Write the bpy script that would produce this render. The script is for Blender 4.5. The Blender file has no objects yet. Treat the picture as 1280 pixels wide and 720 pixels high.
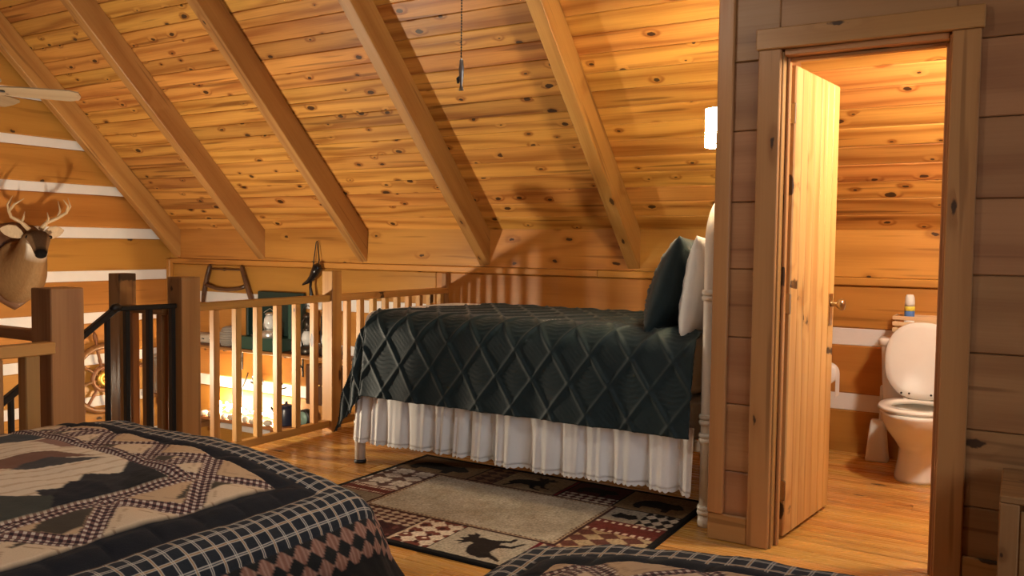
import bpy, bmesh, math, random
import numpy as np
from mathutils import Vector, Matrix
random.seed(7); rng = np.random.default_rng(7)
scene = bpy.context.scene
COL = scene.collection

# ------------------------------------------------------------------ camera
CAM_H = 1.25
cam_d = bpy.data.cameras.new('camera'); cam = bpy.data.objects.new('camera', cam_d); COL.objects.link(cam)
YAW, PITCH, ROLL = math.radians(31.015), math.radians(2.885), math.radians(0.71)
F_ = Vector((-math.sin(YAW)*math.cos(PITCH), math.cos(YAW)*math.cos(PITCH), -math.sin(PITCH)))
R0 = Vector((math.cos(YAW), math.sin(YAW), 0)); U0 = R0.cross(F_)
R_ = R0*math.cos(ROLL) + U0*math.sin(ROLL); U_ = R_.cross(F_)
mw = Matrix((R_, U_, -F_)).transposed().to_4x4(); mw.translation = (0, 0, CAM_H)
cam.matrix_world = mw
cam_d.sensor_width = 36; cam_d.lens = 1067.8/1280*36; cam_d.clip_start = .02; cam_d.clip_end = 60
scene.camera = cam

# ------------------------------------------------------------------ world, exposure
w = bpy.data.worlds.new('world'); scene.world = w; w.use_nodes = True
w.node_tree.nodes['Background'].inputs[0].default_value = (.75, .85, 1, 1)
w.node_tree.nodes['Background'].inputs[1].default_value = 1.0
vs = scene.view_settings
vs.view_transform = 'Standard'; vs.look = 'None'; vs.gamma = 1; vs.use_curve_mapping = False; vs.exposure = 0.42

# daylight coming through the window of the right gable wall
al = bpy.data.lights.new('window_daylight', 'AREA'); al.shape = 'RECTANGLE'; al.size = 1.5; al.size_y = 2.6
al.energy = 32; al.color = (.97, .97, 1)
alo = bpy.data.objects.new('window_daylight', al); COL.objects.link(alo)
alo.location = (2.5, .8, 1.75); alo.rotation_euler = (0, math.radians(90), 0)

KEY_W, SCONCE_W, BATH_W, MANTEL_W, FILL_LAMP_W, FAN_FILL_W = 930., 170., 280., 130., 18., 125.

# ------------------------------------------------------------------ helpers
def srgb(r, g, b):
    f = lambda c: (c/255/12.92) if c/255 <= .04045 else ((c/255+.055)/1.055)**2.4
    return (f(r), f(g), f(b))

class N:
    """tiny node helper"""
    def __init__(s, mat): s.t = mat.node_tree; s.n = s.t.nodes; s.l = s.t.links
    def new(s, typ, **kw):
        n = s.n.new(typ)
        for k, v in kw.items(): setattr(n, k, v)
        return n
    def put(s, sock, v):
        if hasattr(v, 'is_output'): s.l.new(v, sock)
        else:
            try: sock.default_value = v
            except Exception: sock.default_value = (*v, 1)
    def m(s, op, a, b=0, c=0, clamp=False):
        n = s.new('ShaderNodeMath', operation=op, use_clamp=clamp)
        for i, v in enumerate((a, b, c)): s.put(n.inputs[i], v)
        return n.outputs[0]
    def vm(s, op, a, b=(0, 0, 0), scale=None):
        n = s.new('ShaderNodeVectorMath', operation=op); s.put(n.inputs[0], a); s.put(n.inputs[1], b)
        if scale is not None: s.put(n.inputs['Scale'], scale)
        return n.outputs[0]
    def mix(s, f, a, b, mode='MIX'):
        n = s.new('ShaderNodeMix', data_type='RGBA', blend_type=mode)
        s.put(n.inputs[0], f); s.put(n.inputs[6], a); s.put(n.inputs[7], b); return n.outputs[2]
    def noise(s, v, scale=1, detail=2, rough=.5, dist=0):
        n = s.new('ShaderNodeTexNoise'); s.put(n.inputs['Vector'], v); n.inputs['Scale'].default_value = scale
        n.inputs['Detail'].default_value = detail; n.inputs['Roughness'].default_value = rough; n.inputs['Distortion'].default_value = dist
        return n.outputs['Fac']
    def sstep(s, v, a, b, o0=0., o1=1.):
        n = s.new('ShaderNodeMapRange', interpolation_type='SMOOTHSTEP'); s.put(n.inputs[0], v)
        for i, x in enumerate((a, b, o0, o1)): s.put(n.inputs[1+i], x)
        return n.outputs[0]

MATS = {}
def base_mat(name, color=(.8, .8, .8), rough=.5, metal=0, emit=None, estr=0, spec=.5, sheen=0, bump=None, trans=0, ior=1.45):
    m = bpy.data.materials.new(name); m.use_nodes = True; n = N(m); b = n.n['Principled BSDF']
    b.inputs['Base Color'].default_value = (*color, 1); b.inputs['Roughness'].default_value = rough; b.inputs['Metallic'].default_value = metal
    b.inputs['Specular IOR Level'].default_value = spec
    if trans: b.inputs['Transmission Weight'].default_value = trans; b.inputs['IOR'].default_value = ior
    if sheen: b.inputs['Sheen Weight'].default_value = sheen; b.inputs['Sheen Roughness'].default_value = .5
    if emit: b.inputs['Emission Color'].default_value = (*emit, 1); b.inputs['Emission Strength'].default_value = estr
    # gentle mottling so nothing is perfectly flat
    tc = n.new('ShaderNodeTexCoord').outputs['Object']
    nz = n.noise(tc, 9, 3)
    col = n.mix(n.m('MULTIPLY', nz, .35), (*color, 1), (color[0]*.72, color[1]*.72, color[2]*.72, 1))
    n.l.new(col, b.inputs['Base Color'])
    if bump:
        bp = n.new('ShaderNodeBump'); bp.inputs['Strength'].default_value = bump[1]; bp.inputs['Distance'].default_value = .003
        n.l.new(n.noise(tc, bump[0], 2), bp.inputs['Height']); n.l.new(bp.outputs[0], b.inputs['Normal'])
    MATS[name] = m
    return m

def wood(name, light, dark, knotc=(.035, .014, .006), knots=1.0, rough=.42, kx=5, ky=9, ring=55, contrast=1., vary=.30, spec=.4, thr=.62):
    m = bpy.data.materials.new(name); m.use_nodes = True; n = N(m); b = n.n['Principled BSDF']
    co = n.new('ShaderNodeTexCoord').outputs['Object']; rnd = n.new('ShaderNodeObjectInfo').outputs['Random']
    off = n.vm('SCALE', (131.7, 67.3, 23.1), scale=rnd)
    P = n.vm('ADD', co, off)
    # knots: sparse cells of a 2-d voronoi in the plane of the board
    kv = n.vm('MULTIPLY', P, (kx, ky, 0))
    nzc = n.new('ShaderNodeTexNoise'); n.put(nzc.inputs['Vector'], P); nzc.inputs['Scale'].default_value = 11; nzc.inputs['Detail'].default_value = 2
    kv = n.vm('ADD', kv, n.vm('SCALE', n.vm('SUBTRACT', nzc.outputs['Color'], (.5, .5, .5)), scale=.15))
    vo = n.new('ShaderNodeTexVoronoi', feature='F1', voronoi_dimensions='2D'); n.put(vo.inputs['Vector'], kv); vo.inputs['Scale'].default_value = 1
    d = vo.outputs['Distance']
    sx = n.new('ShaderNodeSeparateColor'); n.l.new(vo.outputs['Color'], sx.inputs[0])
    wob = n.noise(P, 55, 2)
    kon = n.m('GREATER_THAN', sx.outputs[0], thr)
    size = n.m('ADD', n.m('MULTIPLY', n.m('POWER', sx.outputs[1], 2.0), .115*knots), .035)
    dd = n.m('ADD', d, n.m('MULTIPLY', n.m('SUBTRACT', wob, .5), .07))
    kmask = n.m('MULTIPLY', n.sstep(n.m('SUBTRACT', dd, size), -.012, .022, 1, 0), kon)
    halo = n.m('MULTIPLY', n.sstep(n.m('SUBTRACT', d, size), 0, .22, 1, 0), kon)
    # growth ring streaks along local x
    warp = n.noise(n.vm('MULTIPLY', P, (.55, 3.4, 3.4)), 1, 2, .5)
    sep = n.new('ShaderNodeSeparateXYZ'); n.l.new(P, sep.inputs[0])
    ph = n.m('ADD', n.m('MULTIPLY', n.m('ADD', sep.outputs[1], n.m('MULTIPLY', sep.outputs[2], .6)), ring), n.m('MULTIPLY', warp, 15))
    ph = n.m('ADD', ph, n.m('MULTIPLY', halo, 3.5))
    s1 = n.m('MULTIPLY_ADD', n.m('SINE', ph), .5, .5)
    s1 = n.m('POWER', s1, 2.2)
    fine = n.noise(n.vm('MULTIPLY', P, (2.2, 85, 85)), 1, 3, .6)
    broad = n.noise(n.vm('MULTIPLY', P, (.6, 5, 5)), 1, 2)
    g = n.m('ADD', n.m('MULTIPLY', s1, .55*contrast), n.m('MULTIPLY', n.m('SUBTRACT', fine, .35), .75*contrast))
    g = n.m('ADD', g, n.m('MULTIPLY', n.m('SUBTRACT', broad, .5), .9*contrast), clamp=True)
    g = n.m('ADD', g, n.m('MULTIPLY', halo, .32), clamp=True)
    col = n.mix(g, (*light, 1), (*dark, 1))
    # dark resin streaks
    st = n.noise(n.vm('MULTIPLY', P, (1.1, 26, 26)), 1, 1)
    col = n.mix(n.m('MULTIPLY', n.sstep(st, .64, .74), .55*contrast), col, (dark[0]*.42, dark[1]*.34, dark[2]*.3, 1))
    col = n.mix(n.m('MULTIPLY', kmask, .93), col, (*knotc, 1))
    hv = n.new('ShaderNodeHueSaturation'); n.l.new(col, hv.inputs['Color'])
    r2 = n.m('FRACT', n.m('MULTIPLY', rnd, 17.31)); r3 = n.m('FRACT', n.m('MULTIPLY', rnd, 43.7))
    n.put(hv.inputs['Value'], n.m('ADD', n.m('MULTIPLY', r2, vary), 1-vary*.5))
    n.put(hv.inputs['Hue'], n.m('ADD', n.m('MULTIPLY', r3, .014), .493))
    n.l.new(hv.outputs[0], b.inputs['Base Color'])
    n.put(b.inputs['Roughness'], n.m('ADD', n.m('MULTIPLY', fine, .2), rough-.1)); b.inputs['Specular IOR Level'].default_value = spec
    bp = n.new('ShaderNodeBump'); bp.inputs['Strength'].default_value = .18; bp.inputs['Distance'].default_value = .004
    n.l.new(n.m('ADD', n.m('MULTIPLY', fine, .6), n.m('MULTIPLY', g, .5)), bp.inputs['Height']); n.l.new(bp.outputs[0], b.inputs['Normal'])
    MATS[name] = m
    return m

def new_obj(name, mesh, mat=None, parent=None, matrix=None):
    o = bpy.data.objects.new(name, mesh); COL.objects.link(o)
    if mat is not None and mesh is not None and not mesh.materials: mesh.materials.append(mat)
    if matrix is not None: o.matrix_basis = matrix
    if parent is not None: attach(o, parent)
    return o
def attach(o, parent):
    o.parent = parent
    M = Matrix.Identity(4); p = parent; chain = []
    while p is not None: chain.append(p); p = p.parent
    W = Matrix.Identity(4)
    for q in reversed(chain): W = W @ q.matrix_parent_inverse @ q.matrix_basis
    o.matrix_parent_inverse = W.inverted()
def tag(o, label=None, cat=None, group=None, kind=None):
    if label: o['label'] = label
    if cat: o['category'] = cat
    if group: o['group'] = group
    if kind: o['kind'] = kind
    return o
def empty(name, loc=(0, 0, 0), label=None, cat=None, group=None, kind=None):
    o = bpy.data.objects.new(name, None); COL.objects.link(o); o.location = loc; o.empty_display_size = .1
    return tag(o, label, cat, group, kind)
def structure(name): return empty(name, kind='structure')

_boxes = {}
def box_mesh(lx, ly, lz, bev=.004, mat=None):
    key = (round(lx, 4), round(ly, 4), round(lz, 4), bev, mat.name if mat else '')
    if key in _boxes: return _boxes[key]
    b = min(bev, lx*.3, ly*.3, lz*.3)
    V = []; 
    hx, hy, hz = lx/2, ly/2, lz/2
    # chamfered box: 24 verts
    bm = bmesh.new(); bmesh.ops.create_cube(bm, size=1)
    for v in bm.verts: v.co = Vector((v.co.x*lx, v.co.y*ly, v.co.z*lz))
    if b > 0: bmesh.ops.bevel(bm, geom=list(bm.edges), offset=b, segments=1, affect='EDGES')
    me = bpy.data.meshes.new('piece'); bm.to_mesh(me); bm.free()
    if mat: me.materials.append(mat)
    _boxes[key] = me
    return me
def box(name, x0, x1, y0, y1, z0, z1, mat, parent=None, bev=.004, axis=None):
    """axis aligned bevelled box; the wood grain (local x) runs along its longest side or the given axis"""
    d = (x1-x0, y1-y0, z1-z0); c = Vector(((x0+x1)/2, (y0+y1)/2, (z0+z1)/2))
    ax = axis if axis is not None else max(range(3), key=lambda i: d[i])
    o = [i for i in range(3) if i != ax]; a, b2 = (o[0], o[1]) if d[o[0]] >= d[o[1]] else (o[1], o[0])
    ex = Vector([float(i == ax) for i in range(3)]); ey = Vector([float(i == a) for i in range(3)]); ez = ex.cross(ey)
    M = Matrix((ex, ey, ez)).transposed().to_4x4(); M.translation = c
    return new_obj(name, box_mesh(d[ax], d[a], d[b2], bev, mat), None, parent, M)
def bar(name, p0, p1, wdt, hgt, mat, parent=None, up=(0, 0, 1), bev=.004):
    p0, p1 = Vector(p0), Vector(p1); ex = (p1-p0).normalized(); up = Vector(up)
    if abs(ex.dot(up.normalized())) > .99: up = Vector((0, 1, 0))
    ey = up.cross(ex).normalized(); ez = ex.cross(ey)
    M = Matrix((ex, ey, ez)).transposed().to_4x4(); M.translation = (p0+p1)/2
    return new_obj(name, box_mesh((p1-p0).length, wdt, hgt, bev, mat), None, parent, M)
def mesh_of(name, V, Fc, mat=None, smooth=True):
    me = bpy.data.meshes.new(name); me.from_pydata([tuple(v) for v in V], [], Fc); me.update()
    if smooth: me.polygons.foreach_set('use_smooth', [True]*len(me.polygons))
    if mat: me.materials.append(mat)
    return me
def loft_mesh(name, rings, mat=None, cap=True, closed=False):
    n = len(rings[0]); V = [p for r in rings for p in r]; Fc = []
    m = len(rings)
    for i in range(m if closed else m-1):
        a, b = i*n, ((i+1) % m)*n
        for j in range(n): Fc.append((a+j, a+(j+1) % n, b+(j+1) % n, b+j))
    if cap and not closed:
        Fc.append(tuple(range(n-1, -1, -1))); Fc.append(tuple((m-1)*n+j for j in range(n)))
    return mesh_of(name, V, Fc, mat)
def frame_path(pts):
    pts = [Vector(p) for p in pts]; out = []; prev = None
    for i, p in enumerate(pts):
        t = (pts[min(i+1, len(pts)-1)]-pts[max(i-1, 0)]).normalized()
        if prev is None:
            u = Vector((0, 0, 1)); u = u if abs(t.dot(u)) < .9 else Vector((1, 0, 0)); a = u.cross(t).normalized()
        else: a = (prev-t*prev.dot(t)).normalized()
        prev = a; out.append((p, a, t.cross(a)))
    return out
def tube_mesh(name, pts, rad, mat=None, n=10, closed=False):
    if not hasattr(rad, '__len__'): rad = [rad]*len(pts)
    if closed: pts = list(pts); fr = frame_path(pts+[pts[0], pts[1]])[:len(pts)]
    else: fr = frame_path(pts)
    rings = []
    for (p, a, b), r in zip(fr, rad):
        rings.append([p+(a*math.cos(2*math.pi*k/n)+b*math.sin(2*math.pi*k/n))*r for k in range(n)])
    return loft_mesh(name, rings, mat, closed=closed)
def tube(name, pts, rad, mat, parent=None, n=10, closed=False):
    return new_obj(name, tube_mesh(name, pts, rad, mat, n, closed), None, parent)
def lathe(name, prof, mat, parent=None, loc=(0, 0, 0), n=24, axis='Z', sx=1, sy=1):
    rings = []
    for r, z in prof:
        ring = []
        for k in range(n):
            a = 2*math.pi*k/n; x, y = r*math.cos(a)*sx, r*math.sin(a)*sy
            ring.append((x, y, z) if axis == 'Z' else ((z, x, y) if axis == 'X' else (x, z, y)))
        rings.append(ring)
    if axis == 'Y': rings = [list(reversed(r)) for r in rings]
    return new_obj(name, loft_mesh(name, rings, mat), None, parent, Matrix.Translation(loc))
def ell_ring(cx, cy, z, ax, ay, n=32, e=2.2, front=None):
    out = []
    for k in range(n):
        a = 2*math.pi*k/n; c, s = math.cos(a), math.sin(a)
        x = ax*math.copysign(abs(c)**(2/e), c); y = ay*math.copysign(abs(s)**(2/e), s)
        if front is not None and y < 0: y *= front
        out.append(Vector((cx+x, cy+y, z)))
    return out
def grid_obj(name, X, Y, Z, mat, parent=None, col=None, msk=None, uv=None, keep=None, smooth=True):
    """X,Y,Z: 2-d arrays -> quad grid mesh with optional colour attributes"""
    h, wd = X.shape; co = np.stack([X, Y, Z], -1).reshape(-1, 3).astype(np.float32)
    idx = np.arange(h*wd).reshape(h, wd)
    q = np.stack([idx[:-1, :-1], idx[:-1, 1:], idx[1:, 1:], idx[1:, :-1]], -1).reshape(-1, 4)
    if keep is not None:
        k = (keep[:-1, :-1] & keep[:-1, 1:] & keep[1:, 1:] & keep[1:, :-1]).reshape(-1); q = q[k]
        used = np.zeros(h*wd, bool); used[q.ravel()] = True; remap = np.cumsum(used)-1; co = co[used]; q = remap[q]
    else: used = np.ones(h*wd, bool)
    me = bpy.data.meshes.new(name); me.vertices.add(len(co)); me.vertices.foreach_set('co', co.ravel())
    me.loops.add(q.size); me.loops.foreach_set('vertex_index', q.ravel().astype(np.int32))
    me.polygons.add(len(q)); me.polygons.foreach_set('loop_start', (np.arange(len(q))*4).astype(np.int32))
    me.update(calc_edges=True); me.validate()
    if smooth: me.polygons.foreach_set('use_smooth', np.ones(len(q), bool))
    def att(nm, arr):
        a = me.attributes.new(nm, 'FLOAT_COLOR', 'POINT'); c = np.ones((len(co), 4), np.float32)
        c[:, :3] = arr.reshape(-1, 3)[used]; a.data.foreach_set('color', c.ravel())
    if col is not None: att('col', col)
    if msk is not None: att('msk', msk)
    if uv is not None: att('flat', uv)
    me.materials.append(mat)
    return new_obj(name, me, None, parent)

# ------------------------------------------------------------------ materials
PINE = wood('pine_ceiling', (.69, .345, .080), (.35, .122, .020), rough=.42, kx=4.6, ky=8.5, thr=.54, vary=.40, contrast=1.15)
RAFT = wood('pine_rafter', (.50, .26, .078), (.33, .14, .036), rough=.45, kx=2.6, ky=6, thr=.72, ring=42, knots=.5)
LOGM = wood('pine_log', (.50, .228, .047), (.35, .138, .024), rough=.38, kx=2.2, ky=4.5, thr=.72, ring=28, contrast=.7, vary=.2, knots=.5)
KNEE = wood('pine_knee', (.60, .285, .060), (.37, .145, .025), rough=.4, kx=2.6, ky=5.5, thr=.62, ring=30, contrast=.85, vary=.2, knots=.5)
WALLW = wood('pine_wall_board', (.39, .192, .078), (.25, .105, .039), rough=.45, kx=2.6, ky=4.6, thr=.66, ring=30, contrast=.9, vary=.22, knots=.5)
TRIMW = wood('pine_trim', (.45, .22, .076), (.31, .13, .040), rough=.42, kx=1.8, ky=6.5, thr=.66, ring=38, contrast=.8, vary=.2, knots=.5)
DOORW = wood('pine_door', (.66, .40, .14), (.46, .22, .06), rough=.42, kx=3.0, ky=7, thr=.72, ring=60, vary=.15)
FLOORW = wood('pine_floor', (.60, .31, .078), (.40, .165, .03), rough=.27, kx=2.0, ky=6, thr=.72, ring=34, vary=.30, spec=.5, knots=.5)
RAILW = wood('pine_railing', (.51, .265, .068), (.34, .15, .033), rough=.45, kx=3.2, ky=10, thr=.66, ring=60, vary=.15)
POSTW = wood('cedar_post', (.34, .168, .056), (.22, .095, .028), rough=.5, kx=2.6, ky=5, thr=.60, ring=60, vary=.12, knots=.5)
DARKW = wood('dark_wood', (.12, .055, .025), (.06, .025, .012), rough=.4, knots=.3, ring=50)
CRATEW = wood('crate_pine', (.72, .52, .30), (.60, .38, .18), rough=.5, knots=.3, ring=60, contrast=.6)
SHELFW = wood('shelf_wood', (.34, .15, .05), (.20, .08, .025), rough=.5, knots=.4, ring=40)
CHINK = base_mat('chinking', (.82, .79, .77), .8, bump=(30, .5))
DARKGAP = base_mat('board_backing', (.16, .07, .025), .8)
IRON = base_mat('black_iron', (.012, .012, .013), .38, .3)
WHITE_METAL = base_mat('cream_enamel', (.74, .68, .58), .32)
CHROME = base_mat('brushed_brass', (.50, .40, .26), .28, 1)
PORC = base_mat('porcelain', (.80, .79, .74), .15)
BLACKP = base_mat('black_plastic', (.015, .014, .013), .5)
BRASS = base_mat('polished_brass', (.80, .52, .12), .42, .8)
BULB = base_mat('lamp_glass', (1, .9, .7), .4, emit=(1, .70, .38), estr=14)
PLASTIC = base_mat('white_plastic', (.80, .80, .76), .4)

# ================================================================== THE ROOM
BACK_Y, DOOR_Y, KNEE_Z = 5.55, 3.5625, 1.365
GABLE_X, RIGHT_X, RIDGE_Y, LOW_Z = -7.32, 2.6, 1.9, -2.6
TH = math.radians(45.4)
def roof(s, x=0, off=0): # point on the ceiling plane, s metres up the slope, off metres into the room
    return Vector((x, BACK_Y - s*math.cos(TH) - off*math.sin(TH), KNEE_Z + s*math.sin(TH) - off*math.cos(TH)))
S_RIDGE = (BACK_Y-RIDGE_Y)/math.cos(TH)

# ---- ceiling
ceiling = structure('ceiling')
def slab_mesh(name, p, mat):   # p: list of 4 bottom points, extruded up by .06
    V = [Vector(q) for q in p] + [Vector(q)+Vector((0, 0, .06)) for q in p]
    return mesh_of(name, V, [(3, 2, 1, 0), (4, 5, 6, 7), (0, 1, 5, 4), (1, 2, 6, 5), (2, 3, 7, 6), (3, 0, 4, 7)], mat, False)
lo, hi = roof(-.3, off=-.022), roof(S_RIDGE, off=-.022)
new_obj('roof_deck', slab_mesh('roof_deck', [(GABLE_X-.2, lo.y, lo.z), (RIGHT_X+.2, lo.y, lo.z), (RIGHT_X+.2, hi.y, hi.z), (GABLE_X-.2, hi.y, hi.z)], PINE), None, ceiling)
fy = 2*RIDGE_Y-lo.y
new_obj('roof_deck', slab_mesh('roof_deck', [(GABLE_X-.2, hi.y, hi.z), (RIGHT_X+.2, hi.y, hi.z), (RIGHT_X+.2, fy, lo.z), (GABLE_X-.2, fy, lo.z)], DARKW), None, ceiling)
BW = .128
ex = Vector((1, 0, 0)); ey = Vector((0, -math.cos(TH), math.sin(TH))); ez = ex.cross(ey)
for i in range(23):
    cuts = [GABLE_X, random.choice((-6.03, -4.812, -3.587, -2.347)), -1.10, RIGHT_X]      # butt joints fall on the rafters
    for a, b in zip(cuts, cuts[1:]):
        M = Matrix((ex, ey, ez)).transposed().to_4x4()
        M.translation = roof((i+.5)*BW, (a+b)/2, -.009 + random.uniform(-.0012, .0012))
        new_obj('ceiling_board', box_mesh(round(b-a-.002, 2), BW-.002, .02, .0045, PINE), None, ceiling, M)
for xr in (-7.21, -6.03, -4.812, -3.587, -2.347, 0.1, 1.32):
    bar('rafter', roof(-.25, xr, .096), roof(S_RIDGE, xr, .096), .094, .19, RAFT, ceiling, up=(0, math.sin(TH), math.cos(TH)), bev=.005)
    bar('rafter', Vector((xr, 2*RIDGE_Y-roof(-.1, xr, .096).y, roof(-.1, xr, .096).z)), Vector((xr, 2*RIDGE_Y-roof(S_RIDGE, xr, .096).y, roof(S_RIDGE, xr, .096).z)), .094, .19, RAFT, ceiling, up=(0, -math.sin(TH), math.cos(TH)), bev=.005)

# ---- back log wall (under the slope) with knee boards, plate, hewn logs, white chinking
wall_back = structure('wall_back')
box('wall_core', GABLE_X-.2, RIGHT_X+.2, BACK_Y+.03, BACK_Y+.14, LOW_Z, KNEE_Z+.14, DARKGAP, wall_back)
edges = [GABLE_X, -7.21, -6.03, -4.812, -3.587, -2.347, -1.10, .1, 1.32, RIGHT_X]
for a, b in zip(edges, edges[1:]):
    box('knee_board', a+.002, b-.002, BACK_Y, BACK_Y+.03, 1.079, KNEE_Z+.01, KNEE, wall_back, .003, axis=0)
box('wall_plate', GABLE_X, -2.62, BACK_Y-.018, BACK_Y+.03, 1.028, 1.077, KNEE, wall_back, .006)
box('wall_plate', -2.618, RIGHT_X, BACK_Y-.018, BACK_Y+.03, 1.028, 1.077, KNEE, wall_back, .006)
zt = 1.026; k = 0
while zt > LOW_Z:
    cz0 = .66 - .402*k; cz1 = cz0+.105
    for a, b in ((GABLE_X, -4.05), (-4.048, -1.02), (-1.018, RIGHT_X)):
        box('log', a, b, BACK_Y, BACK_Y+.04, cz1, zt, LOGM, wall_back, .008, axis=0)
        box('chinking', a, b, BACK_Y+.006, BACK_Y+.04, cz0, cz1, CHINK, wall_back, .003, axis=0)
    zt = cz0; k += 1

# ---- far left gable wall
wall_left = structure('wall_left')
box('wall_core', GABLE_X-.16, GABLE_X-.03, -1.9, BACK_Y+.1, LOW_Z, 5.1, DARKGAP, wall_left)
zs = [(2.05, 2.13), (1.66, 1.745), (1.264, 1.362), (.872, .967), (.485, .583), (.10, .195), (-.29, -.195), (-.68, -.585), (-1.07, -.975), (-1.46, -1.365), (-1.85, -1.755), (-2.24, -2.145)]
zs = [(2.83, 2.91), (2.44, 2.52)] + zs
top = 3.22
for a, b in zs:
    box('log', GABLE_X-.03, GABLE_X, -1.8, BACK_Y+.02, b, top, LOGM, wall_left, .008, axis=1)
    box('chinking', GABLE_X-.03, GABLE_X-.006, -1.8, BACK_Y+.02, a, b, CHINK, wall_left, .003, axis=1)
    top = a
box('log', GABLE_X-.03, GABLE_X, -1.8, BACK_Y+.02, LOW_Z, top, LOGM, wall_left, .008, axis=1)
box('log', GABLE_X-.03, GABLE_X, -1.8, BACK_Y+.02, 3.222, 5.1, LOGM, wall_left, .008, axis=1)
# short wall return closing the corner between the logs
box('corner_post', GABLE_X-.0, GABLE_X+.05, BACK_Y-.05, BACK_Y+.0, LOW_Z, 1.07, LOGM, wall_back, .006)

# ---- door wall (front of the bathroom) and bathroom side wall
wall_right = structure('wall_right')
DL, DR, DH = -.877, -.262, 2.045       # door opening
WT = .12
jz = [.0, .30, .588, .873, 1.16, 1.44, 1.735, 2.02, 2.305, 2.59, 2.875, 3.16]
for a, b in zip(jz, jz[1:]):
    b2 = min(b, 3.16)
    for x0, x1 in ((-1.12, DL-.012), (DR+.012, RIGHT_X)):
        if a < DH:
            bb = b2 if b2 <= DH else DH+.012
            box('wall_board', x0, x1, DOOR_Y, DOOR_Y+.03, a+.0015, b2-.0015, WALLW, wall_right, .004, axis=0)
    if b2 > DH:
        box('wall_board', DL-.011, DR+.011, DOOR_Y, DOOR_Y+.03, max(a, DH+.012)+.0015, b2-.0015, WALLW, wall_right, .004, axis=0)
for x0, x1, z0 in ((-1.12, DL-.012, 0), (DR+.012, RIGHT_X, 0), (DL-.012, DR+.012, DH+.012)):
    box('wall_core', x0, x1, DOOR_Y+.03, DOOR_Y+WT, z0, 3.2, WALLW, wall_right, .002, axis=0)
wall_side = structure('wall_side')      # side wall of the bathroom, the bed head stands against it
z = 0; i = 0
while z < 2.9:
    y1 = min(BACK_Y, BACK_Y-(z+.28-KNEE_Z)/math.tan(TH)+.25)
    box('wall_board', -1.12, -1.06, DOOR_Y+.031, max(y1, DOOR_Y+.2), z+.0015, z+.2835, WALLW, wall_side, .004, axis=1)
    z += .285
wall_bath = structure('wall_far_right')
box('wall_core', 1.2, 1.3, DOOR_Y+WT, BACK_Y, 0, 3.0, WALLW, wall_bath)

# closing walls behind the camera
wall_rear = structure('wall_rear')
box('wall_core', GABLE_X, RIGHT_X, -1.95, -1.8, LOW_Z, 1.5, DARKW, wall_rear, axis=0)
wall_gr = structure('wall_gable_right')
for y0, y1, z0, z1 in ((-1.8, -.5, LOW_Z, 5.1), (2.1, BACK_Y, LOW_Z, 5.1), (-.5, 2.1, LOW_Z, 1.0), (-.5, 2.1, 2.5, 5.1)):
    box('wall_core', RIGHT_X, RIGHT_X+.14, y0, y1, z0, z1, DARKW, wall_gr, axis=1)
win = structure('window_1')
GLASS = base_mat('window_glass', (.9, .95, 1), .05, trans=1, ior=1.1)
for y0, y1, z0, z1 in ((-.5, -.44, 1.0, 2.5), (2.04, 2.1, 1.0, 2.5), (.77, .83, 1.06, 2.44), (-.44, 2.04, 1.0, 1.06), (-.44, 2.04, 2.44, 2.5)):
    box('window_frame', RIGHT_X+.03, RIGHT_X+.09, y0, y1, z0, z1, TRIMW, win)
for y0, y1 in ((-.44, .77), (.83, 2.04)): box('pane', RIGHT_X+.055, RIGHT_X+.062, y0, y1, 1.06, 2.44, GLASS, win, 0)

# ---- trims: corner board, casing, baseboards
trim_1 = tag(box('trim_1', -1.135, -1.07, DOOR_Y-.028, DOOR_Y+.0, .117, 3.2, TRIMW, None, .004), kind='structure')
bb = tag(box('baseboard_right', -1.135, -.967, DOOR_Y-.02, DOOR_Y, 0, .115, TRIMW, None, .004, axis=0), kind='structure')
tag(box('baseboard_far_right', -.165, RIGHT_X, DOOR_Y-.02, DOOR_Y, 0, .115, TRIMW, None, .004), kind='structure')
trim_2 = structure('trim_2')
box('door_casing', -.966, DL, DOOR_Y-.026, DOOR_Y+.0, 0, DH+.008, TRIMW, trim_2, .004)
box('door_casing', DR, -.167, DOOR_Y-.026, DOOR_Y+.0, 0, DH+.008, TRIMW, trim_2, .004)
box('head_casing', -.976, -.157, DOOR_Y-.034, DOOR_Y+.0, DH+.009, 2.137, TRIMW, trim_2, .004)
for x0, x1 in ((DL-.012, DL+.008), (DR-.008, DR+.012)): box('door_jamb', x0, x1, DOOR_Y-.004, DOOR_Y+WT+.01, 0, DH, TRIMW, trim_2, .003)
box('door_jamb', DL+.009, DR-.009, DOOR_Y-.004, DOOR_Y+WT+.01, DH-.016, DH+.008, TRIMW, trim_2, .003)
box('door_stop', DL+.009, DL+.022, DOOR_Y+.045, DOOR_Y+.08, 0, DH-.018, TRIMW, trim_2, .003)
box('door_stop', DR-.022, DR-.009, DOOR_Y+.045, DOOR_Y+.08, 0, DH-.018, TRIMW, trim_2, .003)
box('door_stop', DL+.024, DR-.024, DOOR_Y+.045, DOOR_Y+.08, DH-.032, DH-.0175, TRIMW, trim_2, .003)

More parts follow.
